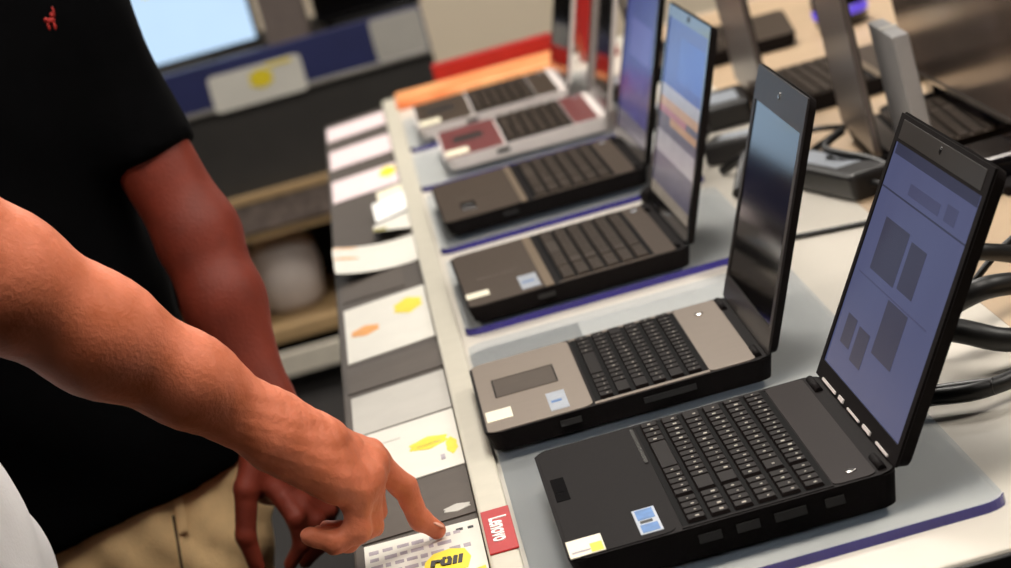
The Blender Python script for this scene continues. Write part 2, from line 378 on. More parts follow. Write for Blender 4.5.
def make_laptop(s):
    """origin: near front corner of the base, x towards the hinge, y along the width, z up"""
    d, w, h = s['d'], s['w'], s['h']
    t = thing(s.get('name', 'laptop'), s['label'], 'laptop', s['loc'], s.get('rz', 0), s['group'])
    # base: wedge with a rounded rim, feet and side ports
    bm = B(); vs = rounded(bm, 0, d, 0, w, 0.0, h, 0.014, inset=s.get('inset', 0.005))
    for v in vs:
        if v.co.z < h/2: v.co.z += max(0, (0.45*d-v.co.x)/d)*0.008
    es = [e for e in bm.edges if all(v.co.z > h-1e-5 for v in e.verts)]
    bmesh.ops.bevel(bm, geom=es, offset=0.0018, segments=2, affect='EDGES')
    obj('base', bm, s['body'], t)
    top = h
    # palm rest and deck skins
    kx0, kx1, ky0, ky1 = s['kb']
    bm = B(); rounded(bm, 0.003, s.get('palm_x', kx0-.004), 0.003, w-.003, top-.0004, top+.0008, 0.011); obj('palm_rest', bm, s['palm'], t)
    if s.get('seam'):
        bm = B(); px = s.get('palm_x', kx0-.004); box(bm, px, px+s['seam_w'], *s.get('seam_y', (0.004, w-.004)), top, top+.0012); obj('trim_strip', bm, s['seam'], t, label='shiny strip between palm rest and keys')
    bm = B(); rounded(bm, kx1+.004, d-.016, 0.004, w-.004, top-.0004, top+.0008, 0.008); obj('speaker_panel', bm, s['panel'], t)
    if s.get('frame'):
        for a, b_ in ((0.003, ky0-.003), (ky1+.003, w-.003)):
            bm = B(); box(bm, kx0-.004, kx1+.004, a, b_, top, top+.0008); obj('deck_frame', bm, s['frame'], t)
    bm = B(); box(bm, kx0-.003, kx1+.003, ky0-.003, ky1+.003, top-.0004, top+.0006); obj('keyboard_well', bm, M['deck'], t)
    bm = B(); rnd = random.Random(3)
    for xa, xb, ya, yb, r in key_rows(w, kx0, kx1, ky0, ky1, s.get('pad', True), rnd):
        g = s.get('gap', .0011)
        box(bm, xa+g*1.4, xb-g*1.4, ya+g, yb-g, top+.0005, top+.0035, taper=s.get('ktaper', .0012))
        if s.get('legends') and yb-ya < 0.03:
            lx = xa+(xb-xa)*rnd.uniform(.45, .66); ly = ya+(yb-ya)*.42; q = rnd.uniform(.0007, .0016)*s.get('lk', 1)
            box(bm, lx-q, lx+q, ly-q*1.0, ly+q*1.0, top+.0034, top+.0038, mi=1)
    obj('keyboard', bm, [s['keym'], M['legend']], t)
    if s.get('tp'):
        x0, x1, y0, y1 = s['tp']
        bm = B(); box(bm, x0, x1, y0, y1, top, top+.0012, .0006); obj('touchpad', bm, s['tpm'], t)
        if s.get('tpframe'):
            bm = B()
            for q in ((x0-.0015, x1+.0015, y0-.0015, y0), (x0-.0015, x1+.0015, y1, y1+.0015), (x0-.0015, x0, y0, y1), (x1, x1+.0015, y0, y1)): box(bm, *q, top, top+.0015)
            obj('touchpad_rim', bm, s['tpframe'], t)
    if s.get('scanner'):
        x0, x1, y0, y1 = s['scanner']
        bm = B(); box(bm, x0, x1, y0, y1, top, top+.0014, .0005); box(bm, x0+.003, x1-.003, y0+(y1-y0)*.35, y1-(y1-y0)*.35, top+.001, top+.002, .0004)
        obj('latch', bm, M['blackg'], t)
    for (x0, x1, y0, y1, kind) in s.get('stickers', []):
        bm = B()
        if kind == 'price':
            box(bm, x0, x1, y0, y1, top+.0004, top+.0013); box(bm, x0+(x1-x0)*.08, x0+(x1-x0)*.7, y0+(y1-y0)*.2, y0+(y1-y0)*.3, top+.0012, top+.0015, mi=2)
            box(bm, x0+(x1-x0)*.62, x1-.001, y0+(y1-y0)*.05, y0+(y1-y0)*.55, top+.0012, top+.0016, mi=1)
            obj('price_sticker', bm, [M['cream'], M['yellow'], M['ink']], t, label='cream price sticker on the palm rest corner')
        elif kind == 'plain':
            box(bm, x0, x1, y0, y1, top+.0004, top+.0013); obj('price_sticker', bm, [M['cream']], t, label='cream price sticker on the palm rest corner')
        else:
            box(bm, x0, x1, y0, y1, top+.0004, top+.0013); m_ = (y0+y1)/2
            box(bm, x0+.002, x1-.002, m_+.004, y1-.003, top+.0012, top+.0016, mi=1)
            box(bm, x0+.003, x1-.005, m_-.006, m_+.001, top+.0012, top+.0016, mi=2)
            box(bm, x0+.002, x1-.002, y0+.003, m_-.010, top+.0012, top+.0016, mi=1)
            obj('processor_sticker', bm, [M['palesil'], M['blue'], M['inkblack']] if kind == 'blue' else [M['palesil'], M['palesil'], M['blue']], t, label='small pale and blue sticker')
    # power button and lights
    bm = B(); px, py = s.get('power', (d-.028, w-.035)); lathe(bm, [(.0045, top), (.0045, top+.0016), (.003, top+.002)], 16, mtx=Matrix.Translation((px, py, 0))); obj('power_button', bm, M['chrome'] if s.get('legends') else M['palesil'], t)
    if s.get('ports'):
        for k, (a, b_) in enumerate(s['ports']):
            bm = B(); box(bm, a, b_, -.0006, .008, h*.50, h*.74); obj('port', bm, M['inkblack'], t)
    # hinges
    hx, hz = s.get('hx', d-.002), top-.003
    for a, b_ in ((0.012, 0.050), (w-.060, w-.012)):
        bm = B(); tube(bm, [(hx-.004, a, hz+.003), (hx-.004, b_, hz+.003)], .0036, 14); obj('hinge', bm, s.get('hingem', s['body']), t)
    # lid
    th = math.radians(s['tilt']); L = s['L']
    up = Vector((math.sin(th), 0, math.cos(th))); nrm = Vector((-math.cos(th), 0, math.sin(th)))
    mt = Matrix(((nrm.x, 0, up.x, hx+.004), (0, 1, 0, 0), (nrm.z, 0, up.z, hz+.003), (0, 0, 0, 1)))   # x = out of the screen, y = width, z = up the lid
    sw = w; z0 = .0005
    lt = s.get('lid_t', .008)
    bm = B()
    m90 = Matrix(((0, 0, 1, 0), (0, 1, 0, 0), (-1, 0, 0, 0), (0, 0, 0, 1)))
    vs = rounded(bm, -L, -z0, 0, sw, -lt, -.001, 0.010, inset=.003, mtx=mt @ m90)
    lid = obj('screen_lid', bm, s['lid'], t)
    bz = s.get('bez', (.014, .014, .018, .022))     # near, far, top, bottom
    fy0, fy1, fz0, fz1 = bz[0], sw-bz[1], z0+bz[3], L-bz[2]
    bm = B()
    for q in ((.002, fy0, z0+.001, L-.002), (fy1, sw-.002, z0+.001, L-.002), (fy0, fy1, z0+.001, fz0), (fy0, fy1, fz1, L-.002)):
        box(bm, -.001, .001, q[0], q[1], q[2], q[3], mtx=mt)
    obj('bezel', bm, s['bezel'], lid)
    bm = B(); mats = [s['screen']]
    box(bm, -.0012, -.0002, fy0, fy1, fz0, fz1, mtx=mt)
    for (u0, u1, v0, v1, mm) in s.get('page', []):     # picture on the screen: u from the far side to the near side, v from the bottom
        if mm not in mats: mats.append(mm)
        ya, yb = fy1-(fy1-fy0)*u1, fy1-(fy1-fy0)*u0
        box(bm, -.0004, 0.0000, ya, yb, fz0+(fz1-fz0)*v0, fz0+(fz1-fz0)*v1, mi=mats.index(mm), mtx=mt)
    obj('display', bm, mats, lid)
    bm = B(); lathe(bm, [(.0035, 0), (.0035, .0014), (.002, .0018)], 14, mtx=mt @ Matrix.Translation((.0006, w/2, L-bz[2]/2)) @ Matrix.Rotation(PI/2, 4, 'Y')); obj('webcam', bm, M['chrome'] if s.get('cam_chrome') else M['blackg'], lid)
    if s.get('hinge_glints'):
        for y, q, hh in ((.03, .045, .0018), (.10, .03, .003), (.145, .05, .0016), (.215, .02, .0034), (.25, .06, .0022)):
            bm = B(); box(bm, .0008, .0022, y, y+q, z0+.002, z0+.002+hh, mtx=mt); obj('hinge_glint', bm, M['lightsil'], lid, label='pale strip painted as a glint under the screen')  # highlights along the hinge built as pale strips
    if s.get('webbar'):
        bm = B(); box(bm, .0008, .0016, .02, w-.02, L-bz[2]+.003, L-.006, .0003, mtx=mt); obj('camera_bar', bm, s['webbar'], lid, label='glossy taupe bar along the top of the bezel')
    return t

G_ROW = 'laptops facing the shoppers along the counter'
Lp = M
L1 = dict(label='nearest black laptop with lit grey web page and full black keyboard', group=G_ROW, loc=(0.0, 0.0, PZ), d=.260, hx=.254, w=.345, h=.028, rz=0.0,
          body=M['black'], palm=M['black'], panel=M['panel'], keym=M['key'], lid=M['black'], bezel=M['black'], screen=M['scr1'],
          kb=(.094, .206, .010, .332), palm_x=.086, seam=M['chrome'], seam_w=.003, seam_y=(.212, .330), tp=None, legends=True, gap=.0012,
          scanner=(.006, .018, .168, .240), stickers=[(.000+.002, .030, .001+.003, .050, 'price'), (.059, .077, .014, .083, 'blue')],
          power=(.228, .028), ports=[(.10, .118), (.13, .148), (.16, .185), (.20, .215)], tilt=32.4, L=.243, lid_t=.010, bez=(.014, .012, .026, .016),
          hinge_glints=True, webbar=M['bezelbrown'], frame=M['black'],
          page=[(0, 1, .798, .806, M['scr1b']), (.02, .98, .95, 1.0, M['scr1b']), (.72, .84, .83, .90, M['scr1c']), (.30, .66, .83, .88, M['scr1c']),
                (.16, .46, .47, .70, M['scr1a']), (.50, .68, .48, .68, M['scr1a']), (.06, .9, .425, .432, M['scr1c']),
                (.46, .70, .19, .42, M['scr1a']), (.10, .22, .12, .25, M['scr1a']), (.26, .40, .09, .24, M['scr1a'])])
make_laptop(L1)
L2 = dict(label='taupe metal laptop with black keys and a dark reflecting screen', group=G_ROW, loc=(-.036, .478, PZ), d=.276, hx=.267, w=.298, h=.022, rz=-0.004,
          body=M['black'], palm=M['silver'], panel=M['silver'], keym=M['key'], lid=M['black'], bezel=M['bezelbrown'], screen=M['screen_off'],
          kb=(.110, .212, .014, .284), palm_x=.104, tp=(.020, .080, .132, .206), tpm=M['tpad'], tpframe=M['chrome'], legends=True, lk=.6, pad=False, gap=.0016, ktaper=.0006,
          stickers=[(.005, .030, .042, .083, 'plain'), (.065, .083, .020, .092, 'pale')], power=(.238, .246), ports=[(.07, .09), (.15, .20)], frame=M['silver'],
          tilt=23.2, L=.243, bez=(.015, .012, .036, .024), cam_chrome=True)
make_laptop(L2)
L3 = dict(label='brown laptop with a lit screen of blue sky above tan stripes', group=G_ROW, loc=(-.018, 1.066, PZ), d=.261, hx=.252, w=.337, h=.022, rz=0.012,
          body=M['black'], palm=M['brown'], panel=M['brown'], keym=M['brownkey'], lid=M['black'], bezel=M['blackg'], screen=M['scrslate'],
          kb=(.112, .216, .014, .323), palm_x=.092, seam=M['tan'], seam_w=.010, tp=(.022, .070, .15, .23), tpm=M['brown'], pad=True, frame=M['brown'],
          stickers=[(.003, .030, .048, .078, 'plain'), (.066, .088, .020, .100, 'pale')], ports=[(.08, .10)], tilt=21.0, L=.250, bez=(.012, .012, .016, .02),
          page=[(0, 1, .62, 1, M['scrnavy']), (.36, .97, .68, .92, M['scrsky']), (0, 1, .55, .62, M['scrpale']), (0, 1, .50, .55, M['scrwarm']), (0, .7, .46, .50, M['scrpink']), (.3, 1, .42, .46, M['scrwarm']), (0, 1, .24, .36, M['scrpale']), (0, 1, .0, .06, M['scrtan'])])
make_laptop(L3)
L4 = dict(L3); L4.update(label='plain dark brown laptop behind the laptop showing blue sky', loc=(-.016, 1.655, PZ), d=.281, hx=.272, w=.335, rz=.01, tilt=20.0, L=.25,
          kb=(.128, .234, .014, .321), palm_x=.108, seam_w=.008, tp=(.03, .08, .15, .23), stickers=[], screen=M['scrultra'],
          page=[(0, 1, .0, .12, M['scrslate']), (.2, .9, .50, .74, M['scrlav']), (.3, .8, .30, .40, M['scrnavy'])], scanner=(.03, .05, .06, .12))
make_laptop(L4)
L5 = dict(L3); L5.update(label='silver edged laptop with a maroon palm rest and dark keys', loc=(.014, 2.205, PZ), d=.258, hx=.249, w=.31, rz=.0, tilt=18.0, L=.23,
          body=M['lightsil'], palm=M['red'], panel=M['red'], frame=M['bezelbrown'], seam=None, keym=M['brownkey'], kb=(.10, .20, .014, .296), palm_x=.094, tp=(.022, .07, .14, .21), tpm=M['bezelbrown'],
          stickers=[(.004, .040, .02, .075, 'plain')], screen=M['screen_off'], page=[], lid=M['lightsil'])
make_laptop(L5)
L6 = dict(L5); L6.update(label='farthest silver edged laptop of the row beside the orange bar', loc=(-.010, 2.615, PZ), w=.315, palm=M['brown'], panel=M['brown'], tilt=18)
make_laptop(L6)

G_OPP = 'laptops standing back to back with the front row'
def opposite(label, x, y, rz, tilt, L, lid, w=.33):
    s = dict(L3); s.update(label=label, group=G_OPP, loc=(x, y, T), rz=PI+rz, tilt=tilt, L=L, w=w, lid=lid, stickers=[], screen=M['screen_off'], page=[], h=.024, hx=.252, scanner=None)
    return make_laptop(s)
opposite('laptop seen from behind standing past the screen of the nearest laptop', .785, 1.60, -.05, -1.0, .30, M['lidback'], w=.31)
opposite('laptop seen from behind in front of the green board', .735, 2.22, -.01, 0.0, .28, M['lidback'])
opposite('grey backed laptop farthest along the rear row', .66, 2.90, -.10, 2.0, .25, M['lidback'])

# ------------------------------------------------------------------ tickets on the ledge
def sheet(bm, x0, x1, y0, y1, zf, nx=10, ny=6, th=.0008, mi=0):
    """paper with a bend: zf(u, v) lifts it from the ledge"""
    g = {}
    for k in (0, 1):
        for i in range(nx+1):
            for j in range(ny+1):
                u, v = i/nx, j/ny
                x, y = x0+(x1-x0)*u, y0+(y1-y0)*v
                g[i, j, k] = bm.verts.new((x, y, zf(u, v)+(th if k else 0)+.0006))
    for i in range(nx):
        for j in range(ny):
            bm.faces.new((g[i, j, 1], g[i+1, j, 1], g[i+1, j+1, 1], g[i, j+1, 1])); bm.faces.new((g[i, j, 0], g[i, j+1, 0], g[i+1, j+1, 0], g[i+1, j, 0]))
    for i in range(nx):
        for j, s in ((0, 1), (ny, -1)): bm.faces.new((g[i, j, 0], g[i+1, j, 0], g[i+1, j, 1], g[i, j, 1])[::s])
    for j in range(ny):
        for i, s in ((0, -1), (nx, 1)): bm.faces.new((g[i, j, 0], g[i, j+1, 0], g[i, j+1, 1], g[i, j, 1])[::s])

G_T = 'price tickets on the front ledge'
def ticket(label, x0, x1, y0, y1, m, lift=None, skew=0.0, marks=(), name='price_ticket', edge=None):
    """origin at the ticket's middle on the ledge"""
    cx, cy = (x0+x1)/2, (y0+y1)/2
    zc = ledge_z(cx)
    t = thing(name, label, 'price ticket', (cx, cy, zc), 0, G_T)
    f = lift or (lambda u, v: 0.0)
    zf = lambda u, v: ledge_z(x0+(x1-x0)*u)-zc+f(u, v)
    bm = B(); sheet(bm, x0-cx, x1-cx, y0-cy, y1-cy, zf)
    for v in bm.verts: v.co.y += v.co.x*skew
    obj('card', bm, m, t)
    for (u0, u1, v0, v1, mm, nm) in marks:
        bm = B(); nseg = 8
        pts = []
        uc, vc, ru, rv = (u0+u1)/2, (v0+v1)/2, (u1-u0)/2, (v1-v0)/2
        if nm == 'splash':
            pts = [(uc+ru*math.cos(a)*(1-.25*math.cos(4*a)**2), vc+rv*math.sin(a)*(1-.2*math.cos(3*a)**2)) for a in [2*PI*k/28 for k in range(28)]]
        else: pts = [(u0, v0), (u1, v0), (u1, v1), (u0, v1)]
        ring = []
        for dz in (.0013, .0019):
            ring.append([bm.verts.new((x0-cx+(x1-x0)*u, y0-cy+(y1-y0)*v+(x0-cx+(x1-x0)*u)*skew, zf(u, v)+dz)) for u, v in pts])
        bm.faces.new(ring[1]); bm.faces.new(ring[0][::-1])
        for k in range(len(pts)): bm.faces.new((ring[0][k], ring[0][(k+1) % len(pts)], ring[1][(k+1) % len(pts)], ring[1][k]))
        obj({'splash': 'colour_splash', 'bar': 'printed_line', 'panel': 'printed_panel'}[nm], bm, mm, t)
    return t, zf, cx, cy, zc

rnd = random.Random(11)
marks = []
for r in range(9):                                   # the small print on the pointed-at ticket
    v = .90-.095*r; u = .03+.02*rnd.random()
    while u < (.60 if r > 2 else .88):
        q = rnd.uniform(.04, .12)
        marks.append((u, min(u+q, .9), v-.025-.01*rnd.random(), v+.012, M['ink'] if rnd.random() < .8 else M['inkblack'], 'bar')); u += q+rnd.uniform(.02, .05)
t1, zf1, cx1, cy1, zc1 = ticket('white ticket with yellow price badge under the pointing finger', -.1655, -.0615, .100, .345, M['paper'], marks=[], skew=-.30)
bm = B()                                             # all the small print of this ticket is one printed part
def on1(u, v, dz): 
    x = -.052+.104*u; return (x, -.1225+.245*v-.30*x, zf1(u, v)+dz)
def patch(bm, u0, u1, v0, v1, dz=.0016):
    a = [bm.verts.new(on1(u, v, dz)) for u, v in ((u0, v0), (u1, v0), (u1, v1), (u0, v1))]; b_ = [bm.verts.new(on1(u, v, dz-.0006)) for u, v in ((u0, v0), (u1, v0), (u1, v1), (u0, v1))]
    bm.faces.new(a); bm.faces.new(b_[::-1])
    for k in range(4): bm.faces.new((b_[k], b_[(k+1) % 4], a[(k+1) % 4], a[k]))
for (u0, u1, v0, v1, mm, nm) in marks:
    if not (u1 > .58 and v0 < .62) and not (u0 > .78 and v1 > .8): patch(bm, u0, u1, v0, v1)
obj('small_print', bm, M['ink'], t1)
bm = B(); patch(bm, .80, .86, .90, .93); patch(bm, .90, .95, .895, .925); obj('printed_dot', bm, M['inkblack'], t1)
def badge(pts, nm, m, dz):
    bm = B(); a = [bm.verts.new(on1(u, v, dz)) for u, v in pts]; b_ = [bm.verts.new(on1(u, v, dz-.0006)) for u, v in pts]
    bm.faces.new(a); bm.faces.new(b_[::-1]); n = len(pts)
    for k in range(n): bm.faces.new((b_[k], b_[(k+1) % n], a[(k+1) % n], a[k]))
    return obj(nm, bm, m, t1)
badge([(.46, .40), (.84, .43), (.88, .55), (.84, .66), (.72, .70), (.58, .68), (.50, .60)], 'price_badge', M['yellow'], .0020)['label'] = 'yellow badge with black italic price'
badge([(.80, .12), (.98, .12), (.98, .40), (.84, .38)], 'corner_flash', M['yellow'], .0020)['label'] = 'yellow corner flash'
px, py, pz = on1(.67, .55, .0026)
text('price_text', 'rüil', .034, M['inkblack'], Matrix.Translation((px, py, pz)) @ Matrix(((.62, 0, 0, 0), (-.26, 1, 0, 0), (0, 0, 1, 0), (0, 0, 0, 1))), t1, shear=.15, bold=.0014)
px, py, pz = on1(.89, .27, .0026)
text('flash_text', '?', .044, M['inkblack'], Matrix.Translation((px, py, pz)) @ Matrix(((.6, 0, 0, 0), (-.2, 1, 0, 0), (0, 0, 1, 0), (0, 0, 0, 1))), t1, bold=.0014)

ticket('plain grey insert between the pointed-at ticket and the next white one', -.167, -.0615, .362, .520, M['greycard'], skew=-.16, name='ledge_insert', marks=[(.72, .98, .10, .26, M['palegrey'], 'splash')])
ticket('white ticket with yellow splash and black squiggle beside the grey insert', -.1665, -.0615, .535, .765, M['paper'], skew=-.10, marks=[(.50, .92, .40, .62, M['yellow'], 'splash'), (.86, .98, .20, .50, M['yellow'], 'splash'), (.60, .82, .47, .50, M['ink'], 'bar'), (.80, .84, .16, .24, M['ink'], 'bar'), (.10, .45, .75, .76, M['palegrey'], 'bar')])
ticket('blank pale grey card before the dark folded strip', -.1665, -.0615, .772, .952, M['palegrey'], skew=-.08, name='blank_card')
ticket('dark grey folded strip lying across the ledge', -.169, -.056, .975, 1.105, M['greycard'], skew=-.10, name='ledge_insert', lift=lambda u, v: .004*math.sin(PI*v))
ticket('white ticket with faint yellow and orange patches beyond the dark strip', -.1665, -.0615, 1.135, 1.44, M['paper'], skew=-.02, lift=lambda u, v: .003*v, marks=[(.58, .96, .55, .85, M['yellow'], 'splash'), (.05, .42, .40, .58, M['orange'], 'splash')])
ticket('grey insert peeping from under a curled ticket', -.167, -.085, 1.50, 1.66, M['greycard'], skew=-.2, name='ledge_insert')
ticket('curled white ticket with an orange left edge lifting off the ledge', -.170, -.060, 1.63, 1.83, M['paper'], skew=.12, lift=lambda u, v: .020*(1-u)**2+.010*math.sin(PI*v), marks=[(.0, .30, .30, .75, M['orange'], 'panel')])
ticket('small curled white ticket with olive underside near the rail', -.112, -.060, 1.86, 2.00, M['paper'], skew=.5, lift=lambda u, v: .016*(1-v)*(1-u)+.004, marks=[(.0, .35, .0, .3, M['olive'], 'panel')])
ticket('white leaf shaped ticket standing proud of the rail', -.108, -.058, 2.03, 2.14, M['white'], skew=.6, lift=lambda u, v: .018*math.sin(PI*v)+.003)
ticket('tiny cream ticket beside the far tickets', -.100, -.060, 2.20, 2.30, M['cream'], skew=.2, lift=lambda u, v: .008*math.sin(PI*v))
ticket('pinkish ticket with a yellow corner toward the far end', -.170, -.0615, 2.34, 2.56, M['paper_pink'], skew=-.05, marks=[(.72, 1.0, .4, .9, M['yellow'], 'splash')])
ticket('second pinkish ticket from the far end of the ledge', -.170, -.0615, 2.70, 2.92, M['paper_pink'], skew=-.05)
ticket('last pinkish ticket at the far end of the ledge', -.172, -.0615, 3.06, 3.24, M['paper_pink'], skew=-.05)

# red tag with white lettering on the rail
t = thing('shelf_tag', 'red shelf tag with white lettering clipped on the cream rail', 'tag', (-.0455, .235, .9085))
bm = B(); box(bm, -.0125, .0125, -.066, .066, 0, .0018, .0008); obj('tag_plate', bm, M['redtag'], t)
text('lettering', 'Lenovo', .0215, M['white'], Matrix.Translation((0, .0, .0022)) @ Matrix.Rotation(-PI/2, 4, 'Z'), t, bold=.0005, xs=1.15)

# ------------------------------------------------------------------ cables and adapters behind the laptops
def cable(label, pts, r, plug=None, cat='cable', name='power_cable'):
    a = Vector(pts[0])
    t = thing(name, label, cat, tuple(a))
    bm = B(); tube(bm, [tuple(Vector(p)-a) for p in pts], r); obj('lead', bm, M['cable'], t)
    if plug:
        for (p0, p1, rr) in plug:
            bm = B(); q0, q1 = Vector(p0)-a, Vector(p1)-a
            tube(bm, [q0, q0.lerp(q1, .15), q0.lerp(q1, .8), q1], rr, 12, taper=rr*.72); obj('plug', bm, M['adapter'], t)
    return t
cable('thick black lead with a ribbed plug behind the nearest laptop', [(.335, .235, .918), (.37, .215, .918), (.42, .235, .917), (.48, .30, .915), (.62, .40, .909), (.90, .50, .909)], .0075, plug=[((.305, .255, .918), (.385, .215, .918), .0105)])
cable('black lead arching over the plug behind the nearest laptop', [(.350, .350, .955), (.385, .320, .945), (.43, .315, .925), (.50, .37, .912), (.66, .48, .911), (.90, .57, .911)], .0108)
cable('black lead looping up beside the nearest screen', [(.395, .395, .950), (.425, .375, .962), (.47, .400, .950), (.54, .455, .920), (.68, .585, .911), (.90, .66, .911)], .0105, plug=[((.375, .400, .945), (.42, .378, .961), .011)])
cable('thin black cable rising at the right edge of the photo', [(.42, .47, .935), (.47, .50, .962), (.52, .52, .975), (.58, .60, .950), (.68, .74, .905), (.90, .83, .905)], .0035)
cable('thin black cable crossing the white counter beside the taupe laptop', [(.340, 1.10, .904), (.40, 1.075, .9035), (.47, 1.05, .9035), (.60, 1.02, .9035)], .0032)
cable('black cable curled among the adapters', [(.44, 1.53, .905), (.475, 1.50, .925), (.49, 1.42, .948), (.455, 1.34, .946), (.50, 1.25, .93), (.515, 1.17, .905)], .005)
cable('black cable lying behind the laptop showing blue sky', [(.30, 1.77, .907), (.35, 1.82, .915), (.375, 1.90, .918), (.35, 2.0, .909), (.36, 2.07, .907)], .007)

cable('black lead winding between the taupe laptop and the rear row', [(.35, 1.22, .906), (.385, 1.34, .915), (.37, 1.46, .912), (.42, 1.57, .91), (.46, 1.60, .906)], .006)
cable('black lead humped behind the brown laptop with the lit picture', [(.345, 1.42, .9065), (.37, 1.48, .935), (.385, 1.55, .93), (.355, 1.61, .9065)], .0065)

cable('heavy black lead topping the bundle behind the nearest screen', [(.345, .470, .965), (.39, .475, .985), (.45, .47, .972), (.53, .535, .935), (.66, .655, .910), (.90, .74, .910)], .0085, plug=[((.335, .468, .955), (.395, .476, .987), .0115)])

t = thing('power_strip', 'black power strip at the back of the counter where the leads end', 'power strip', (1.00, .66, T), .15)
bm = B(); box(bm, -.03, .03, -.20, .20, 0, .038, .006, 3); obj('case', bm, M['adapter'], t)
for k in range(4):
    bm = B(); lathe(bm, [(.018, .0375), (.018, .0395), (.015, .0395), (.014, .0385)], 20, mtx=Matrix.Translation((0, -.14+.093*k, 0))); obj('socket', bm, M['blackg'], t)

def adapter(label, x, y, rz, l, w, h, m=None):
    t = thing('power_adapter', label, 'adapter', (x, y, T), rz)
    bm = B(); box(bm, -l/2, l/2, -w/2, w/2, 0, h, .007, 3); obj('case', bm, m or M['adapter'], t)
    bm = B(); box(bm, -l/2*.7, l/2*.5, -w/2*.6, w/2*.6, h-.0003, h+.0006); obj('rating_label', bm, M['palesil'], t)
    bm = B(); tube(bm, [(l/2-.002, 0, h/2), (l/2+.03, 0, h/2), (l/2+.07, .02, .006), (l/2+.12, .0, .005)], .004); obj('lead', bm, M['cable'], t)
    return t
adapter('long black power adapter lying between the screens', .452, 1.33, -1.35, .26, .055, .034)
adapter('short black power adapter beside the taupe laptop screen', .415, 1.70, -.4, .13, .06, .032)
adapter('black power adapter in front of the green board', .425, 2.04, 1.5, .16, .07, .036)
adapter('dark adapter behind the plain brown laptop', .345, 2.16, .2, .12, .055, .030)
adapter('dark adapter behind the maroon laptop', .335, 2.55, 1.45, .11, .055, .030)

def puck(label, x, y, m):
    t = thing('alarm_puck', label, 'alarm sensor', (x, y, T), 0, 'alarm sensors')
    bm = B(); lathe(bm, [(.020, 0), (.024, .004), (.024, .014), (.018, .020), (.006, .022)], 24); obj('body', bm, m, t, smooth=True)
    bm = B(); lathe(bm, [(.004, .0215), (.004, .024)], 12); obj('indicator', bm, M['chrome'], t)
    return t
puck('pale alarm puck beside the blue sky screen', .335, 2.36, M['lightsil'])
puck('beige alarm puck in front of the rear laptops', .46, 1.78, M['tan'])
puck('dark alarm puck at the hinge of the brown laptop', .262, 1.565, M['black'])
puck('dark alarm puck beside the hinge of the taupe laptop', .175, .800, M['black'])
bm = B()

# light grey carton behind the nearest screen
t = thing('carton', 'plain light grey carton standing behind the nearest laptop screen', 'box', (.545, 1.235, T), -.03)
bm = B(); box(bm, -.010, .010, -.085, .085, 0, .185, .002); obj('body', bm, M['carton'], t)
bm = B(); box(bm, -.0104, .0104, -.008, .008, .1847, .1858); obj('tape', bm, M['palegrey'], t)

# big display seen from behind
t = thing('large_monitor', 'large monitor with a reflective taupe back at the upper right', 'monitor', (.66, 1.36, T), 0)
bm = B(); box(bm, -.012, .025, -.40, .40, .044, .50, .006); obj('shell', bm, M['taupe'], t)
bm = B(); box(bm, -.0145, -.0115, -.395, .395, .045, .051, .0008); obj('lower_edge', bm, M['chrome'], t, label='thin silver line along the lower edge')
bm = B(); box(bm, .0245, .027, -.385, .385, .06, .49); obj('display', bm, M['screen_off'], t)
for sy in (-1, 1):
    bm = B(); box(bm, .0, .02, .34*sy-.025, .34*sy+.025, .010, .07, .003); ft = obj('stand_leg', bm, M['blackg'], t)
    bm = B(); rounded(bm, -.07, .12, .34*sy-.03, .34*sy+.03, 0, .012, .02); obj('foot_plate', bm, M['black'], ft)
# dark box beneath it
t = thing('dock_box', 'black docking box lying under the large taupe monitor', 'box', (.60, 1.13, T), -.04)
bm = B(); box(bm, -.03, .06, -.065, .065, 0, .034, .008, 3); obj('case', bm, M['blackg'], t)
bm = B(); box(bm, -.0305, -.0295, -.05, .05, .012, .022); obj('vent', bm, M['deck'], t)

def bokeh(label, x, y, h):  # made-up glowing bodies standing in for blurred violet light
    t = thing('bokeh_blob', label, 'bokeh', (x, y, T), .3, 'stand-ins for blurred violet light')
    bm = B(); lathe(bm, [(.035, 0), (.045, .008), (.046, h*.75), (.036, h), (.01, h+.004)], 28); obj('body', bm, M['blackg'], t, smooth=True)
    bm = B(); lathe(bm, [(.0462, h*.30), (.0475, h*.34), (.0475, h*.48), (.0462, h*.52)], 28); obj('glow_ring', bm, M['violet'], t, label='violet glow ring standing in for blurred light')
    return t
bokeh('made-up dark body glowing violet nearest the taupe monitor', .80, 2.15, .11)
bokeh('made-up dark body glowing violet farther along the counter', .72, 2.66, .07)

# ------------------------------------------------------------------ red and orange things at the counter's far end
t = thing('promotion_stand', 'red and orange plastic stand at the far end of the counter', 'display stand', (.13, 3.20, T), -.02)
bm = B(); box(bm, -.165, .150, -.05, .12, 0, .014, .004); obj('tray', bm, M['orangebar'], t, label='orange tray coloured as a lit edge glow')
bm = B(); box(bm, -.085, .150, .121, .140, 0, .046, .004); obj('back_panel', bm, M['redbar'], t, label='upright red panel')
t = thing('product_box', 'small red box with a pink face behind the farthest laptops', 'box', (.345, 3.12, T), .1)
bm = B(); box(bm, -.03, .03, -.04, .04, 0, .13, .003); obj('carton', bm, M['redbar'], t)
bm = B(); box(bm, .005, .031, -.0412, -.0398, .03, .10); obj('printed_panel', bm, M['paper_pink'], t)
t = thing('sign_post', 'slim grey metal post behind the farthest laptops', 'post', (.335, 3.295, T), 0)
bm = B(); lathe(bm, [(.035, 0), (.035, .008), (.016, .012), (.016, .62)], 20); obj('pole', bm, M['lidback'], t, smooth=False)
bm = B(); box(bm, -.10, .10, -.006, .006, .45, .62, .003); obj('sign_plate', bm, M['palegrey'], t)

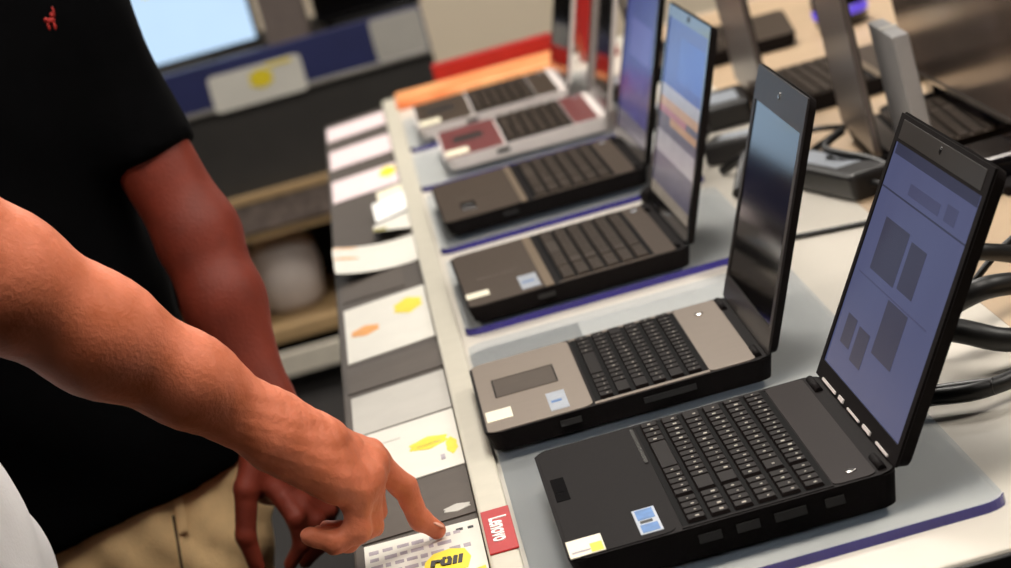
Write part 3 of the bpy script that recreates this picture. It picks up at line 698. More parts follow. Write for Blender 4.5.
# ------------------------------------------------------------------ desk in the background
DY = 5.2
t_desk = thing('display_desk', 'dark desk with a navy front band and tan lower shelf behind the men', 'desk', (-.9, DY, 0))
def dobj(name, bm, m, label=None):
    bmesh.ops.transform(bm, matrix=Matrix.Translation((.9, -DY, 0)), verts=bm.verts[:]); return obj(name, bm, m, t_desk, False, label)
X0, X1 = -2.1, .088
bm = B(); box(bm, X0, X1, DY+.021, DY+.7, .845, .868, .003); dobj('desktop', bm, M['deskdark'])
bm = B(); box(bm, X0, X1, DY-.004, DY+.02, .774, .885, .002); dobj('front_band', bm, M['navy'], 'navy blue front band')
bm = B(); box(bm, X0, X1, DY-.012, DY+.02, .762, .773, .002); dobj('trim_strip', bm, M['desktrim'], 'thin metal trim')
bm = B(); box(bm, X0, X1, DY+.01, DY+.05, .537, .762); dobj('front_panel', bm, M['deskdark'])
bm = B(); box(bm, X0, X1, DY-.02, DY+.65, .516, .536, .003); dobj('shelf_lip', bm, M['shelftan'], 'tan shelf edge')
bm = B(); box(bm, X0, X1, DY-.014, DY+.02, .440, .515, .002); dobj('apron', bm, M['mottled'], 'mottled grey apron')
bm = B(); box(bm, X0, X1, DY+.0, DY+.6, .415, .438, .003); dobj('lower_lip', bm, M['shelftan'])
bm = B(); box(bm, X0, X1, DY-.04, DY+.62, .150, .190, .004); dobj('bottom_shelf', bm, M['shelftan'])
bm = B(); box(bm, X0, X1, DY+.60, DY+.66, .0, .845); dobj('back_board', bm, M['blacklam'])
bm = B(); box(bm, X1-.04, X1-.002, DY+.055, DY+.60, .19, .415); dobj('upright', bm, M['shelftan'])
bm = B(); box(bm, X0, X0+.04, DY+.055, DY+.60, .19, .415); dobj('upright', bm, M['shelftan'])
bm = B(); box(bm, -.24, -.20, DY+.055, DY+.60, .19, .415); dobj('upright', bm, M['shelftan'])
t = thing('board', 'long white board leaning along the foot of the desk', 'board', (-.75, DY-.10, .0), 0)
bm = B(); box(bm, -1.2, .62, -.012, .012, .075, .135, .003); obj('face', bm, M['board'], t)
bm = B()
for x in (-1.0, .45): box(bm, x-.02, x+.02, -.02, .02, 0, .076)
obj('foot', bm, M['blacklam'], t)
t = thing('paper_bag', 'bulging white bag on the bottom shelf of the desk', 'bag', (-.43, DY+.18, .19), 0)
bm = B(); lathe(bm, [(.055, 0), (.085, .02), (.092, .10), (.085, .17), (.05, .215), (.03, .225)], 28)
for v in bm.verts:
    k = 1+.10*noise.noise(v.co*16); v.co.x *= k; v.co.y *= k
obj('body', bm, M['bagwhite'], t, smooth=True)
bm = B(); lathe(bm, [(.03, .222), (.045, .250), (.02, .246)], 20); obj('neck', bm, M['bagwhite'], t, smooth=True)

def desk_card(label, x0, x1, z0, z1, m, splash=True):
    t = thing('price_card', label, 'price card', ((x0+x1)/2, DY-.012, z0), 0, 'cards on the navy band')
    w = (x1-x0)/2; h = z1-z0
    bm = B()
    vs = rounded(bm, -w, w, 0, h, -.004, .0, .012)
    bmesh.ops.transform(bm, matrix=Matrix.Rotation(math.radians(90), 4, 'X'), verts=bm.verts[:]); obj('card', bm, m, t)
    if splash:
        bm = B(); pts = [(.012+.036*math.cos(a)*(1-.3*math.cos(3*a)**2), h*.62+.024*math.sin(a)) for a in [2*PI*k/24 for k in range(24)]]
        A = [bm.verts.new((x, -.0012, z)) for x, z in pts]; bm.faces.new(A)
        box(bm, .03, w*.8, -.0012, -.0002, h*.86, h*.95)
        obj('colour_splash', bm, M['yellow'], t)
    return t
for q in (desk_card('white price card with a yellow splash on the navy desk band', -.480, -.238, .758, .852, M['paper']),
          desk_card('plain pale grey card on the right end of the navy desk band', -.050, .083, .775, .882, M['palegrey'], False)):
    q.location.y = DY-.013

def monitor(label, x, w, h, scr, frame, extra=None, rz=0.0):
    t = thing('monitor', label, 'monitor', (x, DY+.30, .868), rz, 'monitors on the desk')
    bm = B(); box(bm, -w/2, w/2, -.02, .03, .012, .02+h, .006); obj('shell', bm, frame, t)
    bm = B(); mats = [scr]; box(bm, -w/2+.012, w/2-.012, -.0225, -.0195, .024, .02+h-.02)
    if extra: mats.append(extra); box(bm, -.02, .06, -.0235, -.0224, .20, .24, mi=1); box(bm, -.16, -.13, -.0235, -.0224, .13, .15, mi=1)
    obj('display', bm, mats, t)
    bm = B(); box(bm, -.04, .04, .0, .04, 0, .12, .004); rounded(bm, -.13, .13, -.06, .12, 0, .012, .03); obj('stand', bm, frame, t)
    return t
monitor('lit pale blue monitor on the desk behind the man in black', -.580, .50, .33, M['scrmon'], M['deskdark'], M['scrmony'])
monitor('switched off black monitor on the right of the desk', -.03, .30, .32, M['screen_off'], M['blackg'])
t = thing('computer_tower', 'taupe computer box between the two desk monitors', 'computer', (-.255, DY+.22, .868), 0)
bm = B(); box(bm, -.055, .055, -.12, .25, 0, .34, .005); obj('case', bm, M['boxgrey'], t)
bm = B(); box(bm, -.045, .045, -.1225, -.119, .22, .24); obj('drive_slot', bm, M['deskdark'], t)

t = thing('green_board', 'green board hanging on the back wall above the laptops', 'sign', (1.05, 6.985, .85), 0)
bm = B(); box(bm, -.45, .45, -.015, 0, 0, .55, .004); obj('panel', bm, M['green'], t)
bm = B()
for q in ((-.46, .46, -.02, .012), (-.46, .46, .54, .57)): box(bm, q[0], q[1], -.02, .0, q[2], q[3])
obj('frame', bm, M['deskdark'], t)

# ------------------------------------------------------------------ people
class Field:
    """signed distance field on a rectilinear grid, meshed by surface nets"""
    def __init__(self, xs, ys, zs):
        self.ax = [np.asarray(a, float) for a in (xs, ys, zs)]
        self.f = np.full([len(a) for a in self.ax], 0.2)
    def sub(self, lo, hi):
        return tuple(slice(max(0, int(np.searchsorted(a, l))-1), int(np.searchsorted(a, h))+1) for a, l, h in zip(self.ax, lo, hi))
    def pts(self, s):
        X, Y, Z = np.meshgrid(*[a[q] for a, q in zip(self.ax, s)], indexing='ij'); return X, Y, Z
    def smin(self, s, d, k):
        f = self.f[s]
        if k <= 0: self.f[s] = np.minimum(f, d); return
        h = np.clip(.5+.5*(d-f)/k, 0, 1)
        self.f[s] = d*(1-h)+f*h-k*h*(1-h)
        # d*(1-h)+f*h with h -> 1 where f is smaller
    def cap(self, a, b, ra, rb, k=.02, flat=1.0, fdir=None, cut=None):
        a, b = np.array(a, float), np.array(b, float); R = max(ra, rb)*max(1, 1/flat)+.05
        s = self.sub(np.minimum(a, b)-R, np.maximum(a, b)+R)
        X, Y, Z = self.pts(s)
        d = b-a; L2 = max(d@d, 1e-9)
        px, py, pz = X-a[0], Y-a[1], Z-a[2]
        t = np.clip((px*d[0]+py*d[1]+pz*d[2])/L2, 0, 1)
        qx, qy, qz = px-t*d[0], py-t*d[1], pz-t*d[2]
        if fdir is not None:                       # thinner along fdir
            n = np.array(fdir, float); n /= np.linalg.norm(n)
            c = (qx*n[0]+qy*n[1]+qz*n[2])*(1/flat-1)
            qx, qy, qz = qx+c*n[0], qy+c*n[1], qz+c*n[2]
        dist = np.sqrt(qx*qx+qy*qy+qz*qz)-(ra+(rb-ra)*t)
        if fdir is not None: dist = dist*np.where(dist < 0, 1, flat*.5+.5)
        if cut is not None: dist = np.maximum(dist, cut(X, Y, Z))
        self.smin(s, dist, k)
    def ell(self, c, r, k=.02, rz=0.0, cut=None):
        c, r = np.array(c, float), np.array(r, float); R = max(r)+.05
        s = self.sub(c-R, c+R); X, Y, Z = self.pts(s); x, y, z = X-c[0], Y-c[1], Z-c[2]
        if rz: x, y = x*math.cos(rz)+y*math.sin(rz), -x*math.sin(rz)+y*math.cos(rz)
        k0 = np.sqrt((x/r[0])**2+(y/r[1])**2+(z/r[2])**2); k1 = np.sqrt((x/r[0]**2)**2+(y/r[1]**2)**2+(z/r[2]**2)**2)+1e-9
        d = k0*(k0-1)/k1
        if cut is not None: d = np.maximum(d, cut(X, Y, Z))
        self.smin(s, d, k)
    def carve(self, fn):
        X, Y, Z = self.pts((slice(None),)*3); self.f = np.maximum(self.f, fn(X, Y, Z))
    def displace(self, fn):
        X, Y, Z = self.pts((slice(None),)*3); self.f = self.f+fn(X, Y, Z)*(np.abs(self.f) < .06)
    def mesh(self, name, m, parent=None, label=None, relax=2):
        f = self.f; inside = f < 0
        nx, ny, nz = f.shape
        acc = np.zeros((nx-1, ny-1, nz-1, 3)); cnt = np.zeros((nx-1, ny-1, nz-1))
        ax = self.ax
        idx = np.indices((nx-1, ny-1, nz-1))
        quads = []
        for axis in range(3):
            sl0 = [slice(None)]*3; sl1 = [slice(None)]*3; sl0[axis] = slice(0, -1); sl1[axis] = slice(1, None)
            c = inside[tuple(sl0)] != inside[tuple(sl1)]
            I = np.argwhere(c)
            if len(I) == 0: continue
            J = I.copy(); J[:, axis] += 1
            f0 = f[tuple(I.T)]; f1 = f[tuple(J.T)]; t = f0/(f0-f1)
            P = np.stack([ax[k][I[:, k]] for k in range(3)], 1); P[:, axis] += t*(ax[axis][J[:, axis]]-ax[axis][I[:, axis]])
            u, v = (axis+1) % 3, (axis+2) % 3
            ok = (I[:, u] > 0) & (I[:, v] > 0) & (I[:, u] < f.shape[u]-1) & (I[:, v] < f.shape[v]-1)
            I, P = I[ok], P[ok]; fl = inside[tuple(I.T)]
            cells = []
            for du, dv in ((-1, -1), (0, -1), (0, 0), (-1, 0)):
                K = I.copy(); K[:, u] += du; K[:, v] += dv; cells.append(K)
                np.add.at(acc, tuple(K.T), P); np.add.at(cnt, tuple(K.T), 1)
            q = np.stack([np.ravel_multi_index(tuple(K.T), (nx-1, ny-1, nz-1)) for K in cells], 1)
            q[~fl] = q[~fl][:, ::-1]
            quads.append(q)
        Q = np.concatenate(quads)
        ids, inv = np.unique(Q.ravel(), return_inverse=True); Q = inv.reshape(-1, 4)
        V = acc.reshape(-1, 3)[ids]/cnt.reshape(-1)[ids][:, None]
        for _ in range(relax):
            A = np.zeros_like(V); n = np.zeros(len(V))
            for a, b in ((0, 1), (1, 2), (2, 3), (3, 0)):
                np.add.at(A, Q[:, a], V[Q[:, b]]); np.add.at(A, Q[:, b], V[Q[:, a]]); np.add.at(n, Q[:, a], 1); np.add.at(n, Q[:, b], 1)
            V = V*.5+.5*A/n[:, None]
        me = bpy.data.meshes.new(name); me.from_pydata(V.tolist(), [], Q.tolist()); me.update()
        me.polygons.foreach_set('use_smooth', [True]*len(me.polygons)); me.materials.append(m)
        o = bpy.data.objects.new(name, me); C.objects.link(o)
        if parent:
            o.parent = parent; o.matrix_parent_inverse = parent.matrix_basis.inverted()
        if label: o['label'] = label
        return o

def axis(lo, hi, step, fine=()):
    out = [lo]; 
    while out[-1] < hi:
        h = step
        for a, b, st in fine:
            if a <= out[-1] < b: h = min(h, st)
        out.append(out[-1]+h)
    return out

def finger(F, pts, r, k=.006):
    for i in range(len(pts)-1):
        F.cap(pts[i], pts[i+1], r[i], r[i+1], k if i == 0 else .003)
        if i: F.ell(pts[i], (r[i]*1.06,)*3, .003)

def add_head(F, c, face, s=1.0):
    """head centre c, unit facing direction (in plan)"""
    fx, fy = face; sx, sy = -fy, fx; rz = math.atan2(fy, fx)
    P = lambda f, l, z: (c[0]+(fx*f+sx*l)*s, c[1]+(fy*f+sy*l)*s, c[2]+z*s)
    F.ell(P(-.012, 0, .03), (.098*s, .076*s, .098*s), .02, rz)
    F.ell(P(.028, 0, -.045), (.066*s, .058*s, .070*s), .03, rz)
    F.ell(P(.066, 0, -.088), (.022*s, .026*s, .018*s), .02, rz)
    F.cap(P(.086, 0, .015), P(.108, 0, -.022), .009*s, .014*s, .012)
    for l in (-1, 1):
        F.ell(P(-.008, .076*l, -.005), (.022*s, .010*s, .034*s), .006, rz)
        F.cap(P(.082, .014*l, .032), P(.070, .045*l, .030), .010*s, .010*s, .014)
        F.ell(P(.052, .042*l, -.022), (.024*s, .022*s, .022*s), .02, rz)
    F.cap(P(.090, -.016, -.052), P(.090, .016, -.052), .007*s, .007*s, .008)
    F.cap(P(.088, -.013, -.063), P(.088, .013, -.063), .007*s, .007*s, .006)
    return P

def head_extras(t, P, face, c, s=1.0):
    rz = math.atan2(face[1], face[0])
    for l in (-1, 1):
        bm = B(); bmesh.ops.create_uvsphere(bm, u_segments=16, v_segments=10, radius=.0118*s, matrix=Matrix.Translation(P(.077, .031*l, .010)))
        e = obj('eyeball', bm, M['eye'], t, True); e.matrix_parent_inverse = t.matrix_basis.inverted()
        bm = B(); bmesh.ops.create_uvsphere(bm, u_segments=14, v_segments=8, radius=.0058*s, matrix=Matrix.Translation(P(.0835, .031*l, .009)))
        i = obj('iris', bm, M['iris'], e, True)
    H = Field(axis(c[0]-.15, c[0]+.15, .008), axis(c[1]-.15, c[1]+.15, .008), axis(c[2]-.12, c[2]+.16, .008))
    H.ell(P(-.016, 0, .036), (.104*s, .083*s, .104*s), .01, rz)
    fx, fy = face
    H.carve(lambda X, Y, Z: -(((Z-(c[2]+.045*s))*.75-((X-c[0])*fx+(Y-c[1])*fy)*.75+.018)))
    H.displace(lambda X, Y, Z: .003*np.sin(X*160+Z*40)*np.sin(Y*150))
    H.mesh('hair', M['hair'], t)
    
# ---- man in the black polo, facing the camera, by the counter
t = thing('person', 'man in a black polo shirt and khaki trousers standing by the ticket ledge', 'person', (-.47, .97, 0))
F = Field(axis(-.82, -.16, .012, [(-.345, -.20, .0032)]), axis(.66, 1.18, .012, [(.74, .90, .0032)]), axis(-.01, 1.86, .012, [(.74, .96, .0032)]))
cx, cy = -.490, .965
F.cap((cx-.07, cy, .93), (cx+.07, cy, .93), .105, .105, .03, .80, (0, 1, 0))
F.cap((cx, cy, 1.0), (cx, cy-.005, 1.16), .140, .140, .05, .70, (0, 1, 0))
F.cap((cx-.07, cy, 1.32), (cx+.07, cy, 1.32), .115, .115, .06, .85, (0, 1, 0))
F.cap((cx-.14, cy+.01, 1.42), (cx+.14, cy+.01, 1.42), .055, .055, .06)
F.cap((cx, cy+.01, 1.44), (cx+.01, cy-.01, 1.56), .062, .056, .04)
for sgn in (-1, 1):
    F.cap((cx+.085*sgn, cy, .88), (cx+.10*sgn, cy-.01, .50), .085, .060, .03)
    F.cap((cx+.10*sgn, cy-.01, .50), (cx+.105*sgn, cy+.02, .10), .060, .040, .02)
    F.cap((cx+.105*sgn, cy+.03, .055), (cx+.12*sgn, cy-.15, .035), .040, .032, .02)
hc = (cx+.01, cy-.03, 1.66); fdir = (math.sin(.55), -math.cos(.55)); PH = add_head(F, hc, fdir)
# right arm (away from the counter)
F.cap((cx-.185, cy+.01, 1.41), (cx-.235, cy+.02, 1.13), .055, .043, .03); F.cap((cx-.235, cy+.02, 1.13), (cx-.24, cy-.08, .90), .043, .029, .015)
F.cap((cx-.24, cy-.08, .90), (cx-.24, cy-.11, .82), .034, .036, .02, .6, (1, 0, 0))
for k in range(4):
    y = cy-.145+.021*k; finger(F, [(cx-.24, y, .82), (cx-.238, y-.004, .775), (cx-.225, y-.002, .748), (cx-.212, y, .735)], [.0095, .009, .008, .007])
finger(F, [(cx-.235, cy-.12, .87), (cx-.215, cy-.155, .83), (cx-.21, cy-.16, .795)], [.013, .011, .009])
# left arm hanging at the ledge
sh = (-.345, cy-.01, 1.40); el = (-.270, .885, 1.125); wr = (-.244, .815, .940)
F.cap(sh, el, .052, .040, .03); F.ell((-.268, .885, 1.125), (.040, .040, .043), .02)
F.cap((-.268, .880, 1.11), (-.260, .855, 1.05), .041, .041, .02); F.cap((-.260, .855, 1.05), wr, .041, .026, .02, .9, (0, 1, 0))
F.cap(wr, (-.258, .812, .872), .026, .036, .02, .62, (0, 1, 0))
mcp = [(-.250, .800, .865), (-.238, .812, .862), (-.228, .826, .866), (-.224, .842, .874)]
mcp = [(-.262, .795, .860), (-.248, .803, .852), (-.235, .812, .852), (-.224, .822, .858)]
finger(F, [mcp[0], (-.248, .785, .825), (-.250, .790, .795), (-.268, .795, .776)], [.0105, .0098, .0088, .0075])
finger(F, [mcp[1], (-.230, .798, .812), (-.236, .812, .782), (-.254, .818, .768)], [.0105, .0098, .0088, .0075])
finger(F, [mcp[2], (-.216, .815, .815), (-.224, .832, .788), (-.240, .840, .775)], [.010, .0095, .0085, .0072])
finger(F, [mcp[3], (-.208, .832, .828), (-.214, .848, .806), (-.226, .856, .796)], [.009, .0085, .0078, .0068])
finger(F, [(-.262, .806, .905), (-.288, .790, .868), (-.302, .783, .822), (-.300, .785, .783)], [.016, .0130, .0108, .0085], .012)
body = F.mesh('body', M['skin2'], t, relax=3)
head_extras(t, PH, fdir, hc)
# polo
F = Field(axis(-.85, -.16, .009), axis(.74, 1.20, .009), axis(.82, 1.56, .009))
F.cap((cx-.075, cy, .88), (cx+.075, cy, .88), .150, .150, .03, .86, (0, 1, 0))
F.cap((cx, cy-.01, 1.0), (cx, cy-.015, 1.16), .172, .166, .05, .80, (0, 1, 0))
F.cap((cx-.075, cy, 1.32), (cx+.075, cy, 1.32), .130, .130, .06, .88, (0, 1, 0))
F.cap((cx-.14, cy+.01, 1.425), (cx+.14, cy+.01, 1.425), .066, .066, .06)
for a, b, e in ((sh, el, .70), ((cx-.185, cy+.01, 1.41), (cx-.235, cy+.02, 1.13), .68)):
    a, b = Vector(a), Vector(b); d = (b-a).normalized(); q = a.lerp(b, e+.12); c0 = a.lerp(b, e)
    F.cap(a, q, .060, .050, .03, cut=lambda X, Y, Z: (X-c0.x)*d.x+(Y-c0.y)*d.y+(Z-c0.z)*d.z)
F.displace(lambda X, Y, Z: .0035*np.sin(Z*38+X*22+3*np.sin(Y*9))+.0025*np.sin(X*50-Z*21))
F.carve(lambda X, Y, Z: (.850+.15*np.clip(X+.453, -.08, .25)+.002*np.sin(X*40))-Z)
F.carve(lambda X, Y, Z: -(np.sqrt((X-cx-.004)**2+(Y-cy+.01)**2)-.074+np.maximum(0, 1.44-Z)*1.2))
shirt = F.mesh('polo_shirt', M['polo'], t, relax=2)
bm = B(); lathe(bm, [(.066, 1.455), (.076, 1.45), (.082, 1.48), (.070, 1.505), (.064, 1.50)], 32, mtx=Matrix.Translation((cx+.004, cy-.005, 0)))
o = obj('collar', bm, M['polo'], shirt, True)
bm = B(); ey = .8325                                  # small red chest emblem: a horse-and-rider like blot
for dx, dz, rx, rzz in ((0, 0, .006, .004), (.004, .007, .004, .004), (-.005, -.007, .002, .006), (.003, -.008, .002, .006), (.007, .012, .0015, .006), (-.006, .003, .003, .003)):
    bmesh.ops.create_uvsphere(bm, u_segments=10, v_segments=6, radius=1, matrix=Matrix.Translation((-.345+dx*.75, ey, 1.380+dz*.75)) @ Matrix.Diagonal((rx*.8, .003, rzz*.8, 1)))
obj('emblem', bm, M['emblem'], shirt, True, 'small red embroidered emblem')
# khaki trousers
F = Field(axis(-.70, -.22, .009), axis(.76, 1.20, .009), axis(.05, .96, .009))
F.cap((cx-.075, cy, .92), (cx+.075, cy, .92), .118, .118, .03, .80, (0, 1, 0)); F.cap((cx-.08, cy, .82), (cx+.08, cy, .82), .126, .126, .03, .88, (0, 1, 0))
for sgn in (-1, 1):
    F.cap((cx+.09*sgn, cy, .86), (cx+.10*sgn, cy-.01, .50), .108, .082, .03); F.cap((cx+.10*sgn, cy-.01, .50), (cx+.105*sgn, cy+.015, .06), .082, .070, .02)
F.displace(lambda X, Y, Z: .0025*np.sin(Z*22+X*30)+.0025*np.sin(X*35-Z*28)+.003*np.sin(X*120+Z*30+2*np.sin(Z*40))*np.clip((.90-Z)/.06, 0, 1))
F.carve(lambda X, Y, Z: .08-Z); F.carve(lambda X, Y, Z: Z-.93)
tr = F.mesh('trousers', M['khaki'], t, relax=2)
from mathutils.bvhtree import BVHTree
bvh = BVHTree.FromPolygons([v.co for v in tr.data.vertices], [p.vertices for p in tr.data.polygons])
def front(x, z, off=0.0):
    h = bvh.ray_cast(Vector((x, .6, z)), Vector((0, 1, 0)))[0]
    return Vector((x, (h.y if h else .86)-off, z))
bm = B(); tube(bm, [front(-.376-.018*k/7, .845-.022*k, -.0006) for k in range(8)], .0018, 8); obj('pocket_seam', bm, M['khakidark'], tr)
bm = B(); p0, p1 = front(-.366, .862), front(-.370, .825)
for o_ in (0,):
    a = [bm.verts.new(p+Vector((dx, dy, 0))) for p in (p0, p1) for dx in (-.005, .005) for dy in (-.0045, .003)]
    for q in ((0, 1, 3, 2), (4, 6, 7, 5), (0, 4, 5, 1), (2, 3, 7, 6), (0, 2, 6, 4), (1, 5, 7, 3)): bm.faces.new([a[k] for k in q])
obj('belt_loop', bm, M['khaki'], tr)
for sgn in (-1, 1):
    F = Field(axis(cx+.11*sgn-.08, cx+.11*sgn+.08, .007), axis(cy-.24, cy+.12, .007), axis(-.01, .14, .007))
    F.cap((cx+.105*sgn, cy+.03, .05), (cx+.122*sgn, cy-.16, .036), .052, .044, .03); F.cap((cx+.105*sgn, cy+.02, .05), (cx+.105*sgn, cy+.02, .11), .05, .046, .03)
    F.carve(lambda X, Y, Z: .002-Z); F.carve(lambda X, Y, Z: Z-.115)
    F.mesh('shoe', M['shoe'], t)

# ---- man in white whose bare arm points at the ticket
t = thing('person', 'man in a white T-shirt stretching a bare arm to point at a ticket', 'person', (-.60, .33, 0))
F = Field(axis(-.86, -.07, .012, [(-.44, -.235, .0055), (-.235, -.08, .0026)]), axis(-.10, .70, .012, [(.12, .172, .005), (.172, .352, .0026)]),
          axis(-.01, 1.90, .012, [(.885, 1.085, .0026), (1.085, 1.32, .006)]))
cx, cy = -.60, .33
F.cap((cx, cy-.07, .95), (cx, cy+.07, .95), .105, .105, .03, .80, (1, 0, 0)); F.cap((cx, cy, 1.0), (cx-.005, cy, 1.2), .138, .138, .05, .72, (1, 0, 0))
F.cap((cx+.01, cy-.08, 1.36), (cx+.01, cy+.08, 1.36), .115, .115, .06, .85, (1, 0, 0)); F.cap((cx+.02, cy-.14, 1.49), (cx+.02, cy+.14, 1.49), .056, .056, .06)
F.cap((cx+.02, cy, 1.50), (cx+.05, cy, 1.62), .062, .056, .04)
hc = (cx+.075, cy-.005, 1.715); fdir = (math.cos(-.15), math.sin(-.15)); PH = add_head(F, hc, fdir)
for sgn in (-1, 1):
    F.cap((cx, cy+.085*sgn, .88), (cx+.01, cy+.10*sgn, .50), .085, .060, .03); F.cap((cx+.01, cy+.10*sgn, .50), (cx-.02, cy+.105*sgn, .10), .060, .040, .02)
    F.cap((cx-.03, cy+.105*sgn, .055), (cx+.15, cy+.12*sgn, .035), .040, .032, .02)
# left arm hanging
F.cap((cx+.02, cy+.185, 1.48), (cx+.0, cy+.235, 1.20), .055, .043, .03); F.cap((cx, cy+.235, 1.20), (cx+.06, cy+.24, .96), .043, .029, .015)
F.cap((cx+.06, cy+.24, .96), (cx+.08, cy+.24, .875), .034, .036, .02, .6, (0, 1, 0))
for k in range(4):
    x = cx+.11-.021*k; finger(F, [(x, cy+.24, .875), (x+.004, cy+.238, .83), (x+.002, cy+.225, .803), (x, cy+.212, .79)], [.0095, .009, .008, .007])
finger(F, [(cx+.09, cy+.235, .93), (cx+.125, cy+.215, .89), (cx+.13, cy+.21, .855)], [.013, .011, .009])
# right arm: shoulder, elbow, wrist
sh = (cx+.03, cy-.175, 1.505); el = (-.415, .132, 1.302); wr = (-.205, .222, 1.053)
F.cap(sh, el, .060, .050, .03); F.ell(el, (.051, .048, .051), .02)
mid = (-.370, .155, 1.239)
F.cap(el, mid, .051, .0535, .02); F.cap(mid, (-.311, .180, 1.170), .0535, .0445, .02); F.cap((-.311, .180, 1.170), (-.255, .200, 1.111), .0445, .0335, .03); F.cap((-.255, .200, 1.111), wr, .0335, .0268, .03)
F.cap((-.232, .200, 1.066), (-.214, .200, 1.050), .013, .011, .02)       # wrist bone
# hand: back of the hand turned up towards the camera, four metacarpals under one skin
MI, MM, MR, MP = (-.136, .276, .9900), (-.1355, .256, .9885), (-.1405, .236, .983), (-.151, .219, .978)
wi, wp = (-.203, .236, 1.056), (-.206, .210, 1.040)
F.cap(wr, (-.170, .232, 1.022), .0255, .026, .02)
F.cap(wi, MI, .019, .0150, .015); F.cap((-.205, .228, 1.05), MM, .019, .0152, .014); F.cap((-.206, .218, 1.043), MR, .019, .0150, .014); F.cap(wp, MP, .018, .0138, .014)
F.cap((-.196, .215, 1.036), (-.166, .214, .994), .021, .016, .018)       # heel of the hand
F.ell(MI, (.0135, .0125, .0135), .006); F.ell(MM, (.014, .0125, .0140), .006)
# pointing index finger
IP, ID, IT = (-.1140, .293, .9520), (-.1095, .301, .9195), (-.0975, .304, .9045)
finger(F, [MI, IP, ID, IT], [.0132, .0108, .0096, .0080], .010)
# the other three fingers folded under
finger(F, [MM, (-.144, .257, .949), (-.166, .255, .936), (-.184, .254, .945)], [.0130, .0112, .0100, .0085], .008)
finger(F, [MR, (-.149, .237, .9445), (-.171, .235, .9365), (-.191, .233, .948)], [.0128, .0112, .0100, .0085], .008)
finger(F, [MP, (-.158, .2165, .9475), (-.179, .2145, .9430), (-.198, .2135, .9545)], [.0122, .0108, .0096, .0084], .008)
# thumb leaves the far side of the palm and lies behind the folded fingers
finger(F, [(-.192, .246, 1.035), (-.168, .276, .995), (-.150, .284, .960), (-.148, .280, .930)], [.019, .0145, .0120, .0098], .014)
F.displace(lambda X, Y, Z: .0007*np.sin(X*420+Z*210)*np.sin(Z*310-Y*200)*(X < -.10))
body = F.mesh('body', M['skin'], t, relax=2)
head_extras(t, PH, fdir, hc)
bm = B(); bmesh.ops.create_uvsphere(bm, u_segments=16, v_segments=10, radius=1, matrix=Matrix.Translation((-.0965, .3005, .9118)) @ Matrix.Rotation(.75, 4, 'Y') @ Matrix.Diagonal((.0075, .0055, .0016, 1)))
o = obj('fingernail', bm, M['nail'], t, True); o.matrix_parent_inverse = t.matrix_basis.inverted()
# white tee
F = Field(axis(-.86, -.33, .009), axis(-.02, .68, .009), axis(.84, 1.60, .009))
F.cap((cx+.016, cy-.075, .92), (cx+.016, cy+.075, .92), .142, .142, .03, 1.0, (1, 0, 0)); F.cap((cx+.008, cy, 1.0), (cx, cy, 1.2), .168, .160, .06, .86, (1, 0, 0))
F.cap((cx+.01, cy-.08, 1.36), (cx+.01, cy+.08, 1.36), .130, .130, .06, .88, (1, 0, 0)); F.cap((cx+.02, cy-.14, 1.49), (cx+.02, cy+.14, 1.49), .067, .067, .06)
for a, b, e in ((sh, el, .62), ((cx+.02, cy+.185, 1.48), (cx, cy+.235, 1.20), .66)):
    a, b = Vector(a), Vector(b); d = (b-a).normalized(); q = a.lerp(b, e+.12); c0 = a.lerp(b, e)
    F.cap(a, q, .074, .064, .03, cut=lambda X, Y, Z: (X-c0.x)*d.x+(Y-c0.y)*d.y+(Z-c0.z)*d.z)
F.displace(lambda X, Y, Z: .004*np.sin(Z*30+Y*26+3*np.sin(X*9))+.003*np.sin(Y*50-Z*25))
F.carve(lambda X, Y, Z: .885-Z)
F.carve(lambda X, Y, Z: -(np.sqrt((X-cx-.03)**2+(Y-cy)**2)-.082+np.maximum(0, 1.50-Z)*1.2))
F.mesh('t_shirt', M['tee'], t, relax=2)
F = Field(axis(-.80, -.42, .010), axis(.06, .60, .010), axis(.05, .99, .010))
F.cap((cx, cy-.072, .92), (cx, cy+.072, .92), .118, .118, .03, .86, (1, 0, 0))
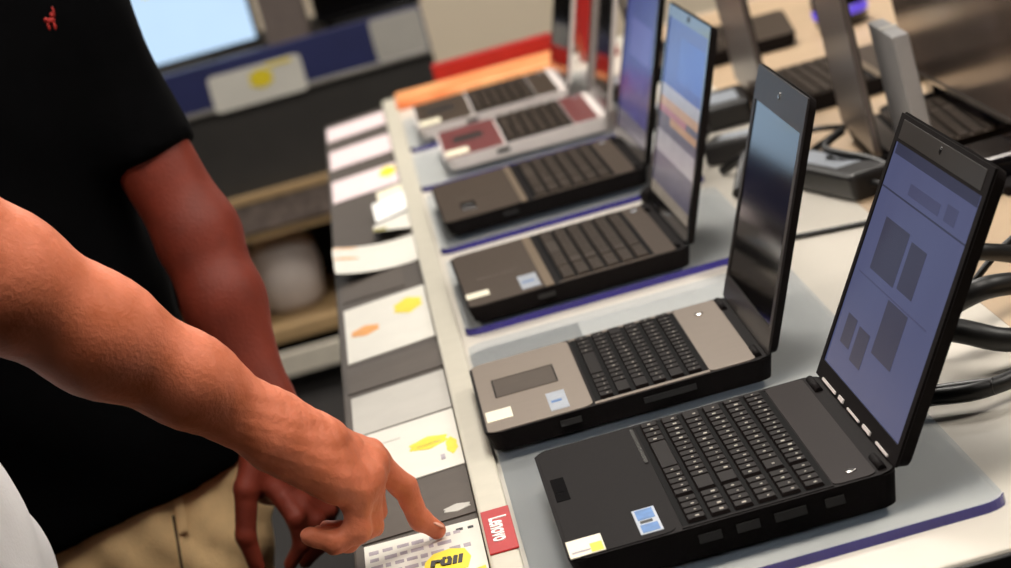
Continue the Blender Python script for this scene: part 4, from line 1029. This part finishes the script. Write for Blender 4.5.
for sgn in (-1, 1):
    F.cap((cx, cy+.09*sgn, .88), (cx+.01, cy+.10*sgn, .50), .108, .082, .03); F.cap((cx+.01, cy+.10*sgn, .50), (cx-.015, cy+.105*sgn, .06), .082, .070, .02)
F.carve(lambda X, Y, Z: .08-Z); F.carve(lambda X, Y, Z: Z-.96)
F.mesh('trousers', M['jeans'], t)
for sgn in (-1, 1):
    F = Field(axis(cx-.13, cx+.24, .007), axis(cy+.11*sgn-.08, cy+.11*sgn+.08, .007), axis(-.01, .14, .007))
    F.cap((cx-.03, cy+.105*sgn, .05), (cx+.16, cy+.122*sgn, .036), .052, .044, .03); F.cap((cx-.02, cy+.105*sgn, .05), (cx-.02, cy+.105*sgn, .11), .05, .046, .03)
    F.carve(lambda X, Y, Z: .002-Z); F.carve(lambda X, Y, Z: Z-.115)
    F.mesh('shoe', M['shoe'], t)

# ------------------------------------------------------------------ world, camera, view
w = bpy.data.worlds.new('World'); S.world = w; w.use_nodes = True
w.node_tree.nodes['Background'].inputs['Color'].default_value = (.9, .93, 1, 1); w.node_tree.nodes['Background'].inputs['Strength'].default_value = 0.05

p, yw, ro, FPX = .1943, .0191, .2705, 2887.18
f = Vector((math.sin(yw)*math.cos(p), math.cos(yw)*math.cos(p), -math.sin(p))); r = Vector((math.cos(yw), -math.sin(yw), 0)); u = r.cross(f)
r2 = r*math.cos(ro)-u*math.sin(ro); u2 = r*math.sin(ro)+u*math.cos(ro)
cam = bpy.data.cameras.new('Camera'); co = bpy.data.objects.new('Camera', cam); C.objects.link(co)
loc = Vector((-.0301, -2.1046, 1.5708))
co.matrix_world = Matrix(((r2.x, u2.x, -f.x, loc.x), (r2.y, u2.y, -f.y, loc.y), (r2.z, u2.z, -f.z, loc.z), (0, 0, 0, 1)))
cam.sensor_width = 36; cam.sensor_fit = 'HORIZONTAL'; cam.lens = FPX/1011*36; cam.clip_start = .05
cam.dof.use_dof = True; cam.dof.focus_distance = 2.42; cam.dof.aperture_fstop = 8.0
S.camera = co
S.view_settings.view_transform = 'Standard'; S.view_settings.look = 'None'; S.view_settings.gamma = 1; S.view_settings.exposure = 0.0
S.view_settings.use_curve_mapping = False
